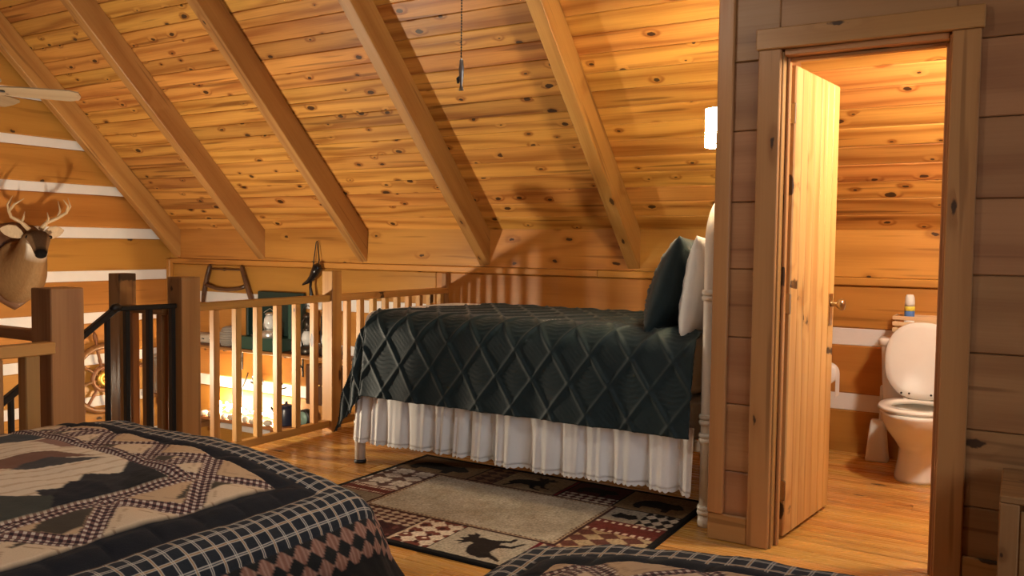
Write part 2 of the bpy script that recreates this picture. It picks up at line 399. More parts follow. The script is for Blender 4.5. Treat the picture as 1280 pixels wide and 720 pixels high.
# ---- floor
floor = structure('floor')
box('floor_slab', -3.15, RIGHT_X, -1.8, BACK_Y+.02, -.24, -.021, SHELFW, floor, .0, axis=0)
box('floor_slab', -4.02, -3.151, 2.6, BACK_Y+.02, -.24, -.021, SHELFW, floor, .0, axis=1)
PW = .121; y = BACK_Y; r = 0
while y > -1.75:
    xl = -4.02 if y-PW > 2.6 else -3.15
    x = xl - random.uniform(0, 1.6); cuts = [xl]
    while x < RIGHT_X:
        x += random.uniform(1.7, 3.2)
        if xl+.25 < x < RIGHT_X-.25: cuts.append(x)
    cuts.append(RIGHT_X)
    for a, b in zip(cuts, cuts[1:]):
        box('plank', a, round(b-.0015, 2), y-PW+.0012, y-.0004, -.0205, -.0002-random.uniform(0, .0008), FLOORW, floor, .0025, axis=0)
    y -= PW
floor_low = tag(box('floor_lower', GABLE_X-.1, RIGHT_X, -1.9, BACK_Y, LOW_Z-.1, LOW_Z, DARKW, None, 0, axis=0), kind='structure')

# ================================================================== DOOR
door = structure('door_1'); door.location = (-.866, 3.70, .015)
dang = math.atan2(.58, .068)
Md = Matrix.Translation(door.location) @ Matrix.Rotation(dang, 4, 'Z')
n_b = 7; LW = .59; bwid = LW/n_b
for i in range(n_b):
    M = Md @ Matrix.Translation(((i+.5)*bwid, .0, 1.0)) @ Matrix.Rotation(math.radians(90), 4, 'Y') @ Matrix.Rotation(math.radians(90), 4, 'X')
    ob = new_obj('door_plank', box_mesh(2.0, .034, bwid-.0006, .0055, DOORW), None, door)
    M = Md @ Matrix.Translation(((i+.5)*bwid, 0, 1.0)) @ Matrix(((0, 0, 1, 0), (0, 1, 0, 0), (-1, 0, 0, 0), (0, 0, 0, 1)))
    ob.matrix_basis = M
for hz in (.2, 1.0, 1.8):
    o = new_obj('hinge', box_mesh(.012, .042, .085, .002, CHROME), None, door); o.matrix_basis = Md @ Matrix.Translation((-.004, 0, hz))
for sd in (-1, 1):
    kn = lathe('knob', [(.001, 0), (.014, 0), (.012, .018), (.010, .028), (.022, .040), (.028, .052), (.024, .064), (.001, .07)], CHROME, door, n=16, axis='Y')
    kn.matrix_basis = Md @ Matrix.Translation((LW-.055, sd*.017, .975)) @ (Matrix.Identity(4) if sd > 0 else Matrix.Rotation(math.pi, 4, 'Z'))
    pl = new_obj('lock_plate', box_mesh(.045, .006, .15, .0025, CHROME), None, door); pl.matrix_basis = Md @ Matrix.Translation((LW-.055, sd*.019, .95))

# ================================================================== RAILINGS
RX = -3.94
rail = empty('balustrade', (RX, 3.05, 0), 'pine balustrade with square spindles from the thick newel to the back wall', 'railing')
def post(parent, x, y, s, z0, z1, mat, name='newel_post'): return box(name, x-s/2, x+s/2, y-s/2, y+s/2, z0, z1, mat, parent, .004)
post(rail, RX-.01, 3.08, .122, -.22, 1.054, POSTW)
post(rail, RX, 4.235, .092, -.22, 1.066, RAILW)
box('top_rail', RX-.03, RX+.03, 3.142, 4.188, .862, .906, RAILW, rail)
box('top_rail', RX-.03, RX+.03, 4.282, BACK_Y-.02, .862, .906, RAILW, rail)
box('bottom_rail', RX-.025, RX+.025, 3.142, 4.188, .028, .075, RAILW, rail)
box('bottom_rail', RX-.025, RX+.025, 4.282, BACK_Y-.02, .028, .075, RAILW, rail)
for i in range(6):
    yb = 3.142+(i+.85)*(4.188-3.142)/6.6; post(rail, RX, yb, .042, .075, .862, RAILW, 'spindle')
for i in range(9):
    yb = 4.282+(i+.75)*(BACK_Y-.02-4.282)/9.3; post(rail, RX, yb, .042, .075, .862, RAILW, 'spindle')
box('end_post', RX-.02, RX+.02, BACK_Y-.045, BACK_Y-.001, 0, 1.02, POSTW, rail)

# stair head: newel and rails at the left
r2 = empty('stair_railing', (-3.27, 1.96, 0), 'thick square newel with pale rail beside the stairs, nearest the patchwork quilt', 'railing')
post(r2, -3.268, 1.958, .136, -.22, 1.06, POSTW)
box('top_rail', -3.225, -3.165, .2, 1.888, .812, .858, RAILW, r2)
box('top_rail', -4.1, -3.337, 1.93, 1.985, .84, .884, POSTW, r2)
box('bottom_rail', -3.222, -3.168, .2, 1.888, .03, .075, RAILW, r2)
for i in range(12): post(r2, -3.195, 1.80-i*.135, .055, .076, .812, POSTW, 'spindle')
r3 = empty('landing_railing', (-4.4, 3.0, 0), 'short wooden landing rail with square post behind the black iron handrail', 'railing')
post(r3, -4.405, 3.02, .105, -.22, 1.062, POSTW)
box('top_rail', -4.35, -4.013, 2.99, 3.04, .845, .885, POSTW, r3)
for i in range(3): post(r3, -4.30+i*.125, 3.015, .045, -.2, .845, POSTW, 'spindle')
ir = empty('iron_handrail', (RX-.0, 2.9, 0), 'black iron handrail bending down the stairs between the wooden newels', 'handrail')
hp = [(RX, 3.016, .898), (RX, 2.66, .903)]
bar('handrail', (RX, 3.016, .898), (RX, 2.655, .903), .032, .026, IRON, ir)
bar('handrail', (RX, 2.665, .905), (RX, 1.2, -.11), .032, .030, IRON, ir)
tube('knuckle', [(RX, 2.685, .903), (RX, 2.672, .908), (RX, 2.655, .905), (RX, 2.64, .893)], [.019, .023, .023, .019], IRON, ir)
for yb in (2.995, 2.855, 2.722): box('iron_spindle', RX-.013, RX+.013, yb-.013, yb+.013, -.2, .888, IRON, ir, .002)
for i in range(8):
    yb = 2.615-i*.16; zt = .905-(2.665-yb)*1.015/1.465-.012
    box('iron_spindle', RX-.011, RX+.011, yb-.011, yb+.011, zt-1.02, zt, IRON, ir, .002)
st = empty('staircase', (-3.55, 2.5, -2.6), 'wooden steps going down beside the black iron handrail', 'stairs')
for i in range(12): box('tread', -3.92, -3.17, 2.55-i*.27, 2.58-i*.27+.0-.0+.0, -.2-i*.2, -.16-i*.2, FLOORW, st) if False else box('tread', -3.92, -3.17, 2.3-i*.27, 2.6-i*.27, -.2-i*.2, -.16-i*.2, FLOORW, st)

# ================================================================== FABRIC MATERIALS
def fabric_attr(name, rough=.9, plaid=False, sheen=.2, bump=(260, .25)):
    m = bpy.data.materials.new(name); m.use_nodes = True; n = N(m); b = n.n['Principled BSDF']
    col = n.new('ShaderNodeAttribute', attribute_name='col').outputs['Color']
    uv = n.new('ShaderNodeAttribute', attribute_name='flat').outputs['Vector']
    if plaid:
        mk = n.new('ShaderNodeSeparateColor'); n.l.new(n.new('ShaderNodeAttribute', attribute_name='msk').outputs['Color'], mk.inputs[0])
        sp = n.new('ShaderNodeSeparateXYZ'); n.l.new(uv, sp.inputs[0]); s, t = sp.outputs[0], sp.outputs[1]
        def stripes(v, period, width, ph=0):      # 1 inside a stripe
            fr = n.m('FRACT', n.m('ADD', n.m('DIVIDE', v, period), ph)); return n.sstep(n.m('ABSOLUTE', n.m('SUBTRACT', fr, .5)), width/period/2*.7, width/period/2*1.3, 1, 0)
        # gingham: turned 45 degrees on the lattice strips (r), straight ones (b)
        a1 = n.m('MULTIPLY', n.m('ADD', s, t), .7071); a2 = n.m('MULTIPLY', n.m('SUBTRACT', s, t), .7071)
        def ging(u, v):
            x = n.m('ADD', stripes(u, .0155, .008), stripes(v, .0155, .008)); c = n.mix(n.sstep(x, .1, .9), (.60, .50, .40, 1), (.17, .085, .075, 1)); return n.mix(n.sstep(x, 1.1, 1.9), c, (.028, .014, .018, 1))
        col = n.mix(mk.outputs[0], col, ging(a1, a2)); col = n.mix(mk.outputs[2], col, ging(s, t))
        # navy window-pane plaid
        def pl(base, c1, c2, per):
            c = n.mix(n.m('MULTIPLY', n.m('ADD', stripes(s, per, per*.26), stripes(t, per, per*.26), clamp=True), .35), base, (.09, .10, .12, 1))
            for v in (s, t):
                c = n.mix(n.m('MULTIPLY', stripes(v, per, .0030, .07), .62), c, c1); c = n.mix(n.m('MULTIPLY', stripes(v, per, .0030, -.07), .62), c, c1)
                c = n.mix(n.m('MULTIPLY', stripes(v, per*2, .003, .25), .6), c, c2)
            return c
        col = n.mix(mk.outputs[1], col, pl((.016, .020, .028, 1), (.62, .56, .47, 1), (.50, .26, .08, 1), .037))
    wv = n.noise(n.vm('MULTIPLY', uv, (1, 1, 1)), bump[0], 2)
    col = n.mix(n.m('MULTIPLY', wv, .5), col, n.mix(1, col, (.6, .6, .6, 1), 'MULTIPLY'))
    n.l.new(col, b.inputs['Base Color']); b.inputs['Roughness'].default_value = rough; b.inputs['Specular IOR Level'].default_value = .2
    b.inputs['Sheen Weight'].default_value = sheen; b.inputs['Sheen Roughness'].default_value = .6
    bp = n.new('ShaderNodeBump'); bp.inputs['Strength'].default_value = bump[1]; bp.inputs['Distance'].default_value = .003
    n.l.new(wv, bp.inputs['Height']); n.l.new(bp.outputs[0], b.inputs['Normal'])
    MATS[name] = m; return m
QUILT = fabric_attr('patchwork_fabric', .92, True, .03)
RUGM = fabric_attr('woven_rug', .95, False, 0, (420, .6))
WHITEF = base_mat('white_cotton', (.80, .79, .77), .9, sheen=.2, bump=(120, .15))
LACE = base_mat('white_lace', (.84, .83, .80), .9, bump=(380, .9))
GREENF = bpy.data.materials.new('green_fabric'); GREENF.use_nodes = True
def _green():
    n = N(GREENF); b = n.n['Principled BSDF']; co = n.new('ShaderNodeTexCoord').outputs['Object']
    nz = n.noise(co, 5, 3); n.l.new(n.mix(nz, (.0042, .015, .019, 1), (.0085, .026, .031, 1)), b.inputs['Base Color'])
    b.inputs['Roughness'].default_value = .62; b.inputs['Specular IOR Level'].default_value = .35
    b.inputs['Sheen Weight'].default_value = .18; b.inputs['Sheen Roughness'].default_value = .4
    bp = n.new('ShaderNodeBump'); bp.inputs['Strength'].default_value = .3; bp.inputs['Distance'].default_value = .003
    n.l.new(n.noise(co, 150, 2), bp.inputs['Height']); n.l.new(bp.outputs[0], b.inputs['Normal'])
_green()

def drape(s, t, x0, x1, y0, y1, ztop, R=.11, amax=math.radians(78), wave=0, crown=0):
    """flat cloth coordinates (s,t) -> draped over the box x0..x1 / y0..y1 whose top is ztop"""
    dx = np.where(s > x1, s-x1, np.where(s < x0, s-x0, 0)); dy = np.where(t > y1, t-y1, np.where(t < y0, t-y0, 0))
    q = np.hypot(dx, dy); qq = np.maximum(q, 1e-9); ux, uy = dx/qq, dy/qq
    a = np.minimum(q/R, amax); out = R*np.sin(a); dn = R*(1-np.cos(a)); ex_ = np.maximum(q-R*amax, 0)
    out = out+ex_*math.cos(amax); dn = dn+ex_*math.sin(amax)
    bx, by = np.clip(s, x0, x1), np.clip(t, y0, y1)
    if wave:
        along = np.where(np.abs(dx) > np.abs(dy), t, s)
        out = out + wave*np.clip(ex_/.3, 0, 1.5)*(np.sin(along*13)+.6*np.sin(along*29+1))
    nx, ny, nz = ux*np.sin(a), uy*np.sin(a), np.cos(a)
    cr = crown*(1-np.abs((bx-(x0+x1)/2)/((x1-x0)/2))**2.6)*(1-.35*np.clip((by-y1+.5)/.5, 0, 1)**2)
    return bx+ux*out, by+uy*out, ztop-dn+cr, nx, ny, nz
def inpoly(px, py, poly):
    r = np.zeros(px.shape, bool); n = len(poly)
    for i in range(n):
        xa, ya = poly[i]; xb, yb = poly[(i+1) % n]
        c = ((ya > py) != (yb > py)); r ^= c & (px < (xb-xa)*(py-ya)/((yb-ya) if yb != ya else 1e-9)+xa)
    return r
def blotch(s, t, f, seed=0):
    r = np.random.default_rng(seed); out = np.zeros(s.shape)
    for i in range(6):
        a = r.uniform(0, 2*np.pi); fr = f*(1+i*.7); out += np.sin(fr*(s*np.cos(a)+t*np.sin(a))+r.uniform(0, 6))/(1+i*.5)
    return out/3

# ================================================================== PATCHWORK BEDS
def patch_bed(x0, x1, y0, y1, zt, step, bed_label, quilt_label, seed):
    bed = empty('double_bed', ((x0+x1)/2, (y0+y1)/2, 0), bed_label, 'bed')
    def rb(name, a, b, c, d, z0, z1, r, mat):
        rings = []
        for zz, ins in ((z0, r*.6), (z0+r*.4, 0), (z1-r*.5, 0), (z1-r*.1, r*.3), (z1, r)):
            cx, cy, hx, hy = (a+b)/2, (c+d)/2, (b-a)/2-ins, (d-c)/2-ins
            rings.append(ell_ring(cx, cy, zz, hx, hy, 40, 14))
        return new_obj(name, loft_mesh(name, rings, mat), None, bed)
    rb('mattress', x0-.045, x1+.045, y0-.045, y1+.045, zt-.28, zt-.018, .07, WHITEF)
    rb('box_spring', x0-.04, x1+.04, y0-.04, y1+.04, zt-.47, zt-.285, .03, WHITEF)
    for lx in (x0+.05, x1-.05):
        for ly in (y0+.05, y1-.05): tube('leg', [(lx, ly, 0), (lx, ly, zt-.46)], .025, BLACKP, bed)
    # quilt
    drop = .52
    sa = np.arange(x0-.34, x1+drop+1e-6, step); ta = np.arange(y0-.05, y1+drop+1e-6, step); s, t = np.meshgrid(sa, ta)
    fx0, fx1, fy0, fy1 = x0+.08, x1-.08, y0+.08, y1-.12       # field
    u = np.maximum.reduce([fx0-s, s-fx1, t-fy1, fy0-t])
    col = np.zeros(s.shape+(3,)); msk = np.zeros(s.shape+(3,))
    def C(mask, c): col[mask] = c
    beige, beige2 = srgb(214, 188, 156), srgb(196, 164, 128)
    col[:] = beige
    # lattice of diamonds
    sp = .225; a1 = (s-fx1+(t-fy1)*.85)/sp; a2 = (s-fx1-(t-fy1)*.85)/sp
    c1, c2 = np.floor(a1), np.floor(a2); f1, f2 = a1-c1, a2-c2
    par = ((c1+c2) % 2 == 0)
    C(par, beige2)
    edge = np.minimum(np.minimum(f1, 1-f1), np.minimum(f2, 1-f2))
    inner = (edge > .22) & (edge < .235)
    C(inner, srgb(170, 140, 110))
    lat = edge < .135
    lat2 = (np.abs(((s-fx1)/(2*sp)) % 1 - .5) < .06) & (edge >= .135)
    # medallion in the middle
    mx0, mx1, my0, my1 = fx0+.16, x1-.215, y1-1.20, y1-.30
    um = np.maximum.reduce([mx0-s, s-mx1, my0-t, t-my1])
    olive = (um > 0) & (um < .085) & ((np.floor((s+t*.6)*8.5) % 2) == 0)
    C(olive & ~lat, srgb(72, 62, 50))
    msk[..., 0] = (lat | lat2) & (u < 0) & (um > 0)
    msk[..., 2] = (np.abs(um) < .026)
    msk[..., 0][np.abs(um) < .026] = 0
    med = um < -.026
    # appliqued landscape, drawn looking from the right side of the bed: a = along -x, b = towards the foot
    mw_, mh = mx1-mx0, my1-my0; p = (t-my0)/mh; q = (mx1-s)/mw_     # p 0..1 towards foot, q 0..1 up the scene
    C(med, srgb(226, 206, 178))
    wv = np.sin(q*mw_*150+3*np.sin(p*mh*9)); C(med & (wv > .75), srgb(204, 178, 148))
    for poly, c in (
        ([(.58, -.1), (1.1, -.1), (1.1, .16), (.97, .22), (.90, .14), (.82, .20), (.74, .12), (.66, .15)], (44, 42, 44)),
        ([(.30, -.1), (.72, -.1), (.70, .06), (.62, .13), (.54, .21), (.46, .17), (.38, .10)], (66, 66, 58)),
        ([(.60, -.02), (.80, .02), (.82, .12), (.76, .17), (.68, .10)], (28, 28, 34)),
        ([(.80, -.1), (1.1, -.1), (1.1, .10), (.92, .12), (.84, .06)], (34, 32, 32)),
        ([(-.1, -.1), (.36, -.1), (.40, .06), (.28, .20), (.12, .18), (-.1, .24)], (206, 168, 124)),
        ([(.16, .02), (.34, .04), (.30, .17), (.14, .15)], (58, 60, 60)),
        ([(-.1, .22), (.10, .20), (.22, .30), (.05, .36), (-.1, .34)], (60, 60, 58)),
        ([(.66, .40), (.74, .36), (.82, .40), (.94, .33), (.88, .46), (.80, .49), (.70, .48)], (122, 86, 68)),
        ([(.70, .36), (.80, .33), (.94, .29), (.84, .40), (.76, .40)], (72, 68, 66)),
        ([(.36, .46), (.46, .42), (.54, .47), (.50, .55), (.40, .54)], (124, 82, 64)),
        ([(.60, .72), (1.1, .66), (1.1, .86), (.55, .86)], (68, 70, 72)),
        ([(.93, .50), (1.1, .48), (1.1, .66), (.92, .66)], (152, 114, 98)),
        ([(.0, .86), (1.1, .88), (1.1, 1.1), (0, 1.1)], (190, 160, 128))):
        C(med & inpoly(p, q, poly), srgb(*c))
    # borders
    b0 = (u >= 0); C(b0, srgb(24, 25, 32))
    msk[..., 1] = (u >= .078) & (u < .212)
    pk = (u >= .212) & (u < .312)
    along = np.where(np.maximum(fx0-s, s-fx1) > np.maximum(t-fy1, fy0-t), t, s)
    d1 = np.floor((along+(u-.212))/.055); d2 = np.floor((along-(u-.212))/.055); dk = ((d1+d2) % 2 == 0)
    C(pk, srgb(136, 96, 80)); C(pk & dk, srgb(26, 28, 30)); C(pk & ~dk & (np.sin(along*700) > .3), srgb(164, 128, 112))
    C((u >= .312) & (u < .380), srgb(18, 18, 22))
    C(u >= .380, srgb(168, 140, 104)); C((u >= .380) & (np.sin(along*160) > .5), srgb(196, 176, 140)); C((u >= .380) & (np.sin(u*220) > .7), srgb(132, 100, 70))
    uv = np.stack([s, t, u], -1)
    X, Y, Z, nx, ny, nz = drape(s, t, x0, x1, y0, y1, zt, .13, math.radians(64), .010, .10)
    # quilted puffiness
    puff = .010*np.clip(edge*4, 0, 1)**.5*(u < 0)*(um > 0) + .006*med + .012*np.abs(np.sin(np.pi*along/.12))**.5*(np.clip(np.minimum(u, .078-u)/.03, 0, 1)) \
        + .008*(u >= .078)*np.abs(np.sin(np.pi*(u-.078)/.134))**.5*(u < .212) + .007*(pk)*np.abs(np.sin(np.pi*(u-.212)/.1))**.5
    puff = puff + .006*blotch(s, t, 14, seed) + .010*blotch(s, t, 5, seed+1) + .0012*blotch(s, t, 120, seed+2)
    grid_obj_ = grid_obj('patchwork_quilt', X+nx*puff, Y+ny*puff, Z+nz*puff, QUILT, None, col, msk, uv)
    tag(grid_obj_, quilt_label, 'quilt')
    return bed
patch_bed(-2.91, -1.605, -.35, 1.715, .578, .0055, 'double bed under the patchwork quilt in the left foreground', 'patchwork quilt with landscape scene and plaid border in the left foreground', 3)
patch_bed(-.86, .50, -.40, 1.60, .585, .0075, 'double bed at the bottom centre of the photo, under a plaid edged quilt', 'second patchwork quilt, only its plaid corner showing in front of the rug', 8)

# ================================================================== WHITE METAL SINGLE BED
BX0, BX1, BY0, BY1 = -3.22, -1.24, 3.69, 4.68
sbed = empty('single_bed', (-2.2, 4.2, 0), 'white metal single bed with dark green bedspread and white ruffled skirt', 'bed')
def arch(parent, x, y0, y1, ztop, rad):
    pts = [(x, y0, .05), (x, y0, .6), (x, y0, ztop-.22)]
    for a in range(1, 9):
        t = a/8*math.pi/2; pts.append((x, y0+.20*(1-math.cos(t)), ztop-.20+.20*math.sin(t)))
    for a in range(7, -1, -1):
        t = a/8*math.pi/2; pts.append((x, y1-.20*(1-math.cos(t)), ztop-.20+.20*math.sin(t)))
    pts += [(x, y1, ztop-.22), (x, y1, .6), (x, y1, .05)]
    return tube('headboard', pts, rad, WHITE_METAL, parent, 16)
hb = arch(sbed, -1.195, BY0, BY1, 1.46, .027)
for yy in (BY0, BY1):
    for zz in (1.025, 1.05, .47, .495, .39, .41, .065, .085): lathe('collar', [(.026, -.011), (.033, -.011), (.036, 0), (.033, .011), (.026, .011)], WHITE_METAL, hb, (-1.195, yy, zz), 16)
    lathe('foot_cap', [(.001, 0), (.03, 0), (.033, .02), (.030, .055), (.001, .055)], WHITE_METAL, hb, (-1.195, yy, 0), 16)
for yy in (3.95, 4.18, 4.42): tube('headboard_rod', [(-1.195, yy, .35), (-1.195, yy, 1.45)], .009, WHITE_METAL, hb)
for zz in (.36, .95): tube('headboard_rail', [(-1.195, BY0, zz), (-1.195, BY1, zz)], .012, WHITE_METAL, hb)
for yy in (BY0+.005, BY1-.02):
    lg = tube('leg', [(BX0-.0, yy, .018), (BX0, yy, .24), (BX0, yy, .38)], .030, WHITE_METAL, sbed, 16)
    lathe('foot_cap', [(.001, 0), (.034, 0), (.035, .012), (.031, .02), (.001, .02)], BLACKP, lg, (BX0, yy, 0), 16)
    lathe('collar', [(.03, -.014), (.036, -.012), (.036, .012), (.03, .014)], WHITE_METAL, lg, (BX0, yy, .232), 16)
for yy in (BY0+.01, BY1-.02): box('side_rail', BX0, -1.2, yy-.012, yy+.012, .33, .38, WHITE_METAL, sbed)
def rbox(name, a, b, c, d, z0, z1, r, mat, parent):
    rings = []
    for zz, ins in ((z0, r*.7), (z0+r*.3, r*.2), (z0+r*.8, 0), (z1-r*.9, 0), (z1-r*.45, r*.12), (z1-r*.15, r*.4), (z1, r)):
        rings.append(ell_ring((a+b)/2, (c+d)/2, zz, (b-a)/2-ins, (d-c)/2-ins, 48, 12))
    return new_obj(name, loft_mesh(name, rings, mat), None, parent)
rbox('box_spring', BX0+.01, BX1, BY0+.015, BY1, .36, .56, .04, WHITEF, sbed)
rbox('mattress', BX0-.05, BX1, BY0+.02, BY1+.0, .565, .868, .075, WHITEF, sbed)
# ruffled skirt round near side and foot
def skirt():
    L1 = (-1.245+3.225); n1 = 900
    path = []
    for i in range(n1): path.append((-1.245-L1*i/(n1-1), BY0-.012, 0, -1))
    for i in range(300): path.append((-3.237, BY0-.006+(BY1-BY0)*i/299, -1, 0))
    P = np.array(path); d = np.arange(len(P))*(L1/(n1-1))
    ph = 2*np.pi*(d/.15+.24*np.sin(d*4.1)+.2*np.sin(d*9.3+1)); amp = .026*(1+.5*np.sin(d*5.3+2))
    zv = np.linspace(0, 1, 24); Zt, Zb = .44, .152
    out = np.zeros((len(zv), len(P))); Xg = np.zeros_like(out); Yg = np.zeros_like(out); Zg = np.zeros_like(out)
    for j, v in enumerate(zv):
        o = .006+.018*v + amp*(.25+.75*v)*(np.sin(ph)+.45*np.sin(2*ph+1.2)+.18*np.sin(3.3*ph+v))*.9
        Xg[j] = P[:, 0]+P[:, 2]*o; Yg[j] = P[:, 1]+P[:, 3]*o; Zg[j] = Zt+(Zb-Zt)*v+.006*v*np.sin(d*6)
    sk = grid_obj('bed_skirt', Xg, Yg, Zg, WHITEF, sbed)
    # lace hem with small scallops
    m = 5; Xl = np.repeat(Xg[-1:], m, 0); Yl = np.repeat(Yg[-1:], m, 0); Zl = np.repeat(Zg[-1:], m, 0)
    for j in range(m): Zl[j] -= j/(m-1)*(.011+.009*np.abs(np.sin(np.pi*d/.026))); 
    Yl = Yl-.002
    grid_obj('lace_hem', Xl, Yl, Zl, LACE, sk)
    for o in (sk,):
        md = o.modifiers.new('thickness', 'SOLIDIFY'); md.thickness = .002
skirt()

# green bedspread
def bedspread():
    step = .008; x0, x1, y0, y1, zt = BX0+.07, BX1-.0, BY0+.085, BY1-.06, .872
    sa = np.arange(x0-.62, x1-.01, step); ta = np.arange(y0-.545, y1+.50, step); s, t = np.meshgrid(sa, ta)
    # the cloth lies askew: far foot edge stops short of the mattress end
    lim = x0+.24*np.clip((t-y0)/(y1-y0), 0, 1)**.7; lim = np.where(t < y0, x0-(y0-t)*1.0, lim)
    keep = s > lim
    s2 = np.maximum(s, lim)
    X, Y, Z, nx, ny, nz = drape(s2, t, x0, x1+.2, y0, y1, zt, .125, math.radians(84), .006)
    X3, Y3, Z3, a3, b3, c3 = drape(np.maximum(s2, x0), t, x0, x1+.2, y0, y1, zt, .125, math.radians(84), .006)
    cz = (s2 < x0) & (t < y0); ov = np.clip(x0-s2, 0, 1)
    X = np.where(cz, X3-.46*ov, X); Y = np.where(cz, Y3+.10*ov+.012*np.sin(ov*30), Y); Z = np.where(cz, Z3-.46*ov, Z)
    nx, ny, nz = np.where(cz, a3, nx), np.where(cz, b3, ny), np.where(cz, c3, nz)
    # ridged diamonds
    p = .285; a1 = (s2*1.38+t)/p; a2 = (s2*1.38-t)/p
    f1, f2 = a1-np.floor(a1), a2-np.floor(a2)
    def ridge(f, wd): d = np.minimum(f, 1-f)*p*.62; return np.exp(-(d/wd)**2)
    h = .0105*np.maximum(ridge(f1, .0085), ridge(f2, .0085))
    par = ((np.floor(a1)+np.floor(a2)) % 2 == 0)
    ins = np.clip(np.minimum(np.minimum(f1, 1-f1), np.minimum(f2, 1-f2))*8-.8, 0, 1)
    h += .0030*ins*np.where(par, np.sin((t+.006*np.sin(s2*60))*2*np.pi/.024), np.sin((s2+t)*2*np.pi/.03)*.5)
    h += .006*blotch(s2, t, 6, 21)
    o = grid_obj('green_bedspread', X+nx*h, Y+ny*h, Z+nz*h, GREENF, None, keep=keep)
    md = o.modifiers.new('thickness', 'SOLIDIFY'); md.thickness = .010; md.offset = -1
    tag(o, 'dark green bedspread quilted in raised diamonds on the white metal bed', 'bedspread')
bedspread()

# pillows
def pillow(name, centre, size, rot, mat, label, n=40, flange=0, seed=1, ridges=False):
    u = np.linspace(-1, 1, n); U, V = np.meshgrid(u, u)
    prof = np.clip(1-np.abs(U)**2.6, 0, 1)**.55*np.clip(1-np.abs(V)**2.6, 0, 1)**.55
    wr = blotch(U, V, 7, seed)*.10+blotch(U, V, 17, seed+1)*.04
    pin = 1-.05*(1-np.abs(V)**2)*0-.06*(np.abs(U)**2)*(1-np.abs(V))
    X = U*size[0]/2*(1-.07*(1-V**2)*np.abs(U)); Y = V*size[1]/2*(1-.07*(1-U**2)*np.abs(V))
    T = size[2]/2*prof*(1+wr)
    if ridges:
        d1 = np.abs(((U*size[0]+V*size[1]*.7)/.14) % 1-.5)*.14; d2 = np.abs(((U*size[0]-V*size[1]*.7)/.14) % 1-.5)*.14
        T = T+.012*np.maximum(np.exp(-(d1/.008)**2), np.exp(-(d2/.008)**2))*prof
    co = np.concatenate([np.stack([X, Y, T], -1).reshape(-1, 3), np.stack([X, Y, -T], -1).reshape(-1, 3)])
    Fc = []
    N2 = n*n
    for i in range(n-1):
        for j in range(n-1):
            a = i*n+j; Fc.append((a, a+1, a+n+1, a+n)); Fc.append((N2+a, N2+a+n, N2+a+n+1, N2+a+1))
    me = mesh_of(name, co, Fc, mat); bm = bmesh.new(); bm.from_mesh(me); bmesh.ops.remove_doubles(bm, verts=bm.verts, dist=1e-5); bm.to_mesh(me); bm.free()
    M = Matrix.Translation(centre) @ rot.to_4x4()
    o = new_obj(name, me, None, None, M); tag(o, label, 'pillow'); return o
def lean(deg, yaw=0):   # pillow plane spanned by y (local x) and up (local y), face towards -x, leaning back by deg
    a = math.radians(deg); up = Vector((math.sin(a), 0, math.cos(a))); ex_ = Vector((0, -1, 0)); nrm = ex_.cross(up)
    return Matrix.Rotation(math.radians(yaw), 3, 'Z') @ Matrix((ex_, up, nrm)).transposed()
pillow('green_pillow_sham', (-1.455, 4.02, 1.065), (.62, .50, .19), lean(19, 4), GREENF, 'dark green quilted pillow sham leaning at the head of the white bed', seed=4, ridges=True)
pillow('white_pillow', (-1.30, 4.04, 1.055), (.68, .50, .18), lean(8, 0), WHITEF, 'white cotton pillow squeezed between green sham and white headboard', seed=9)

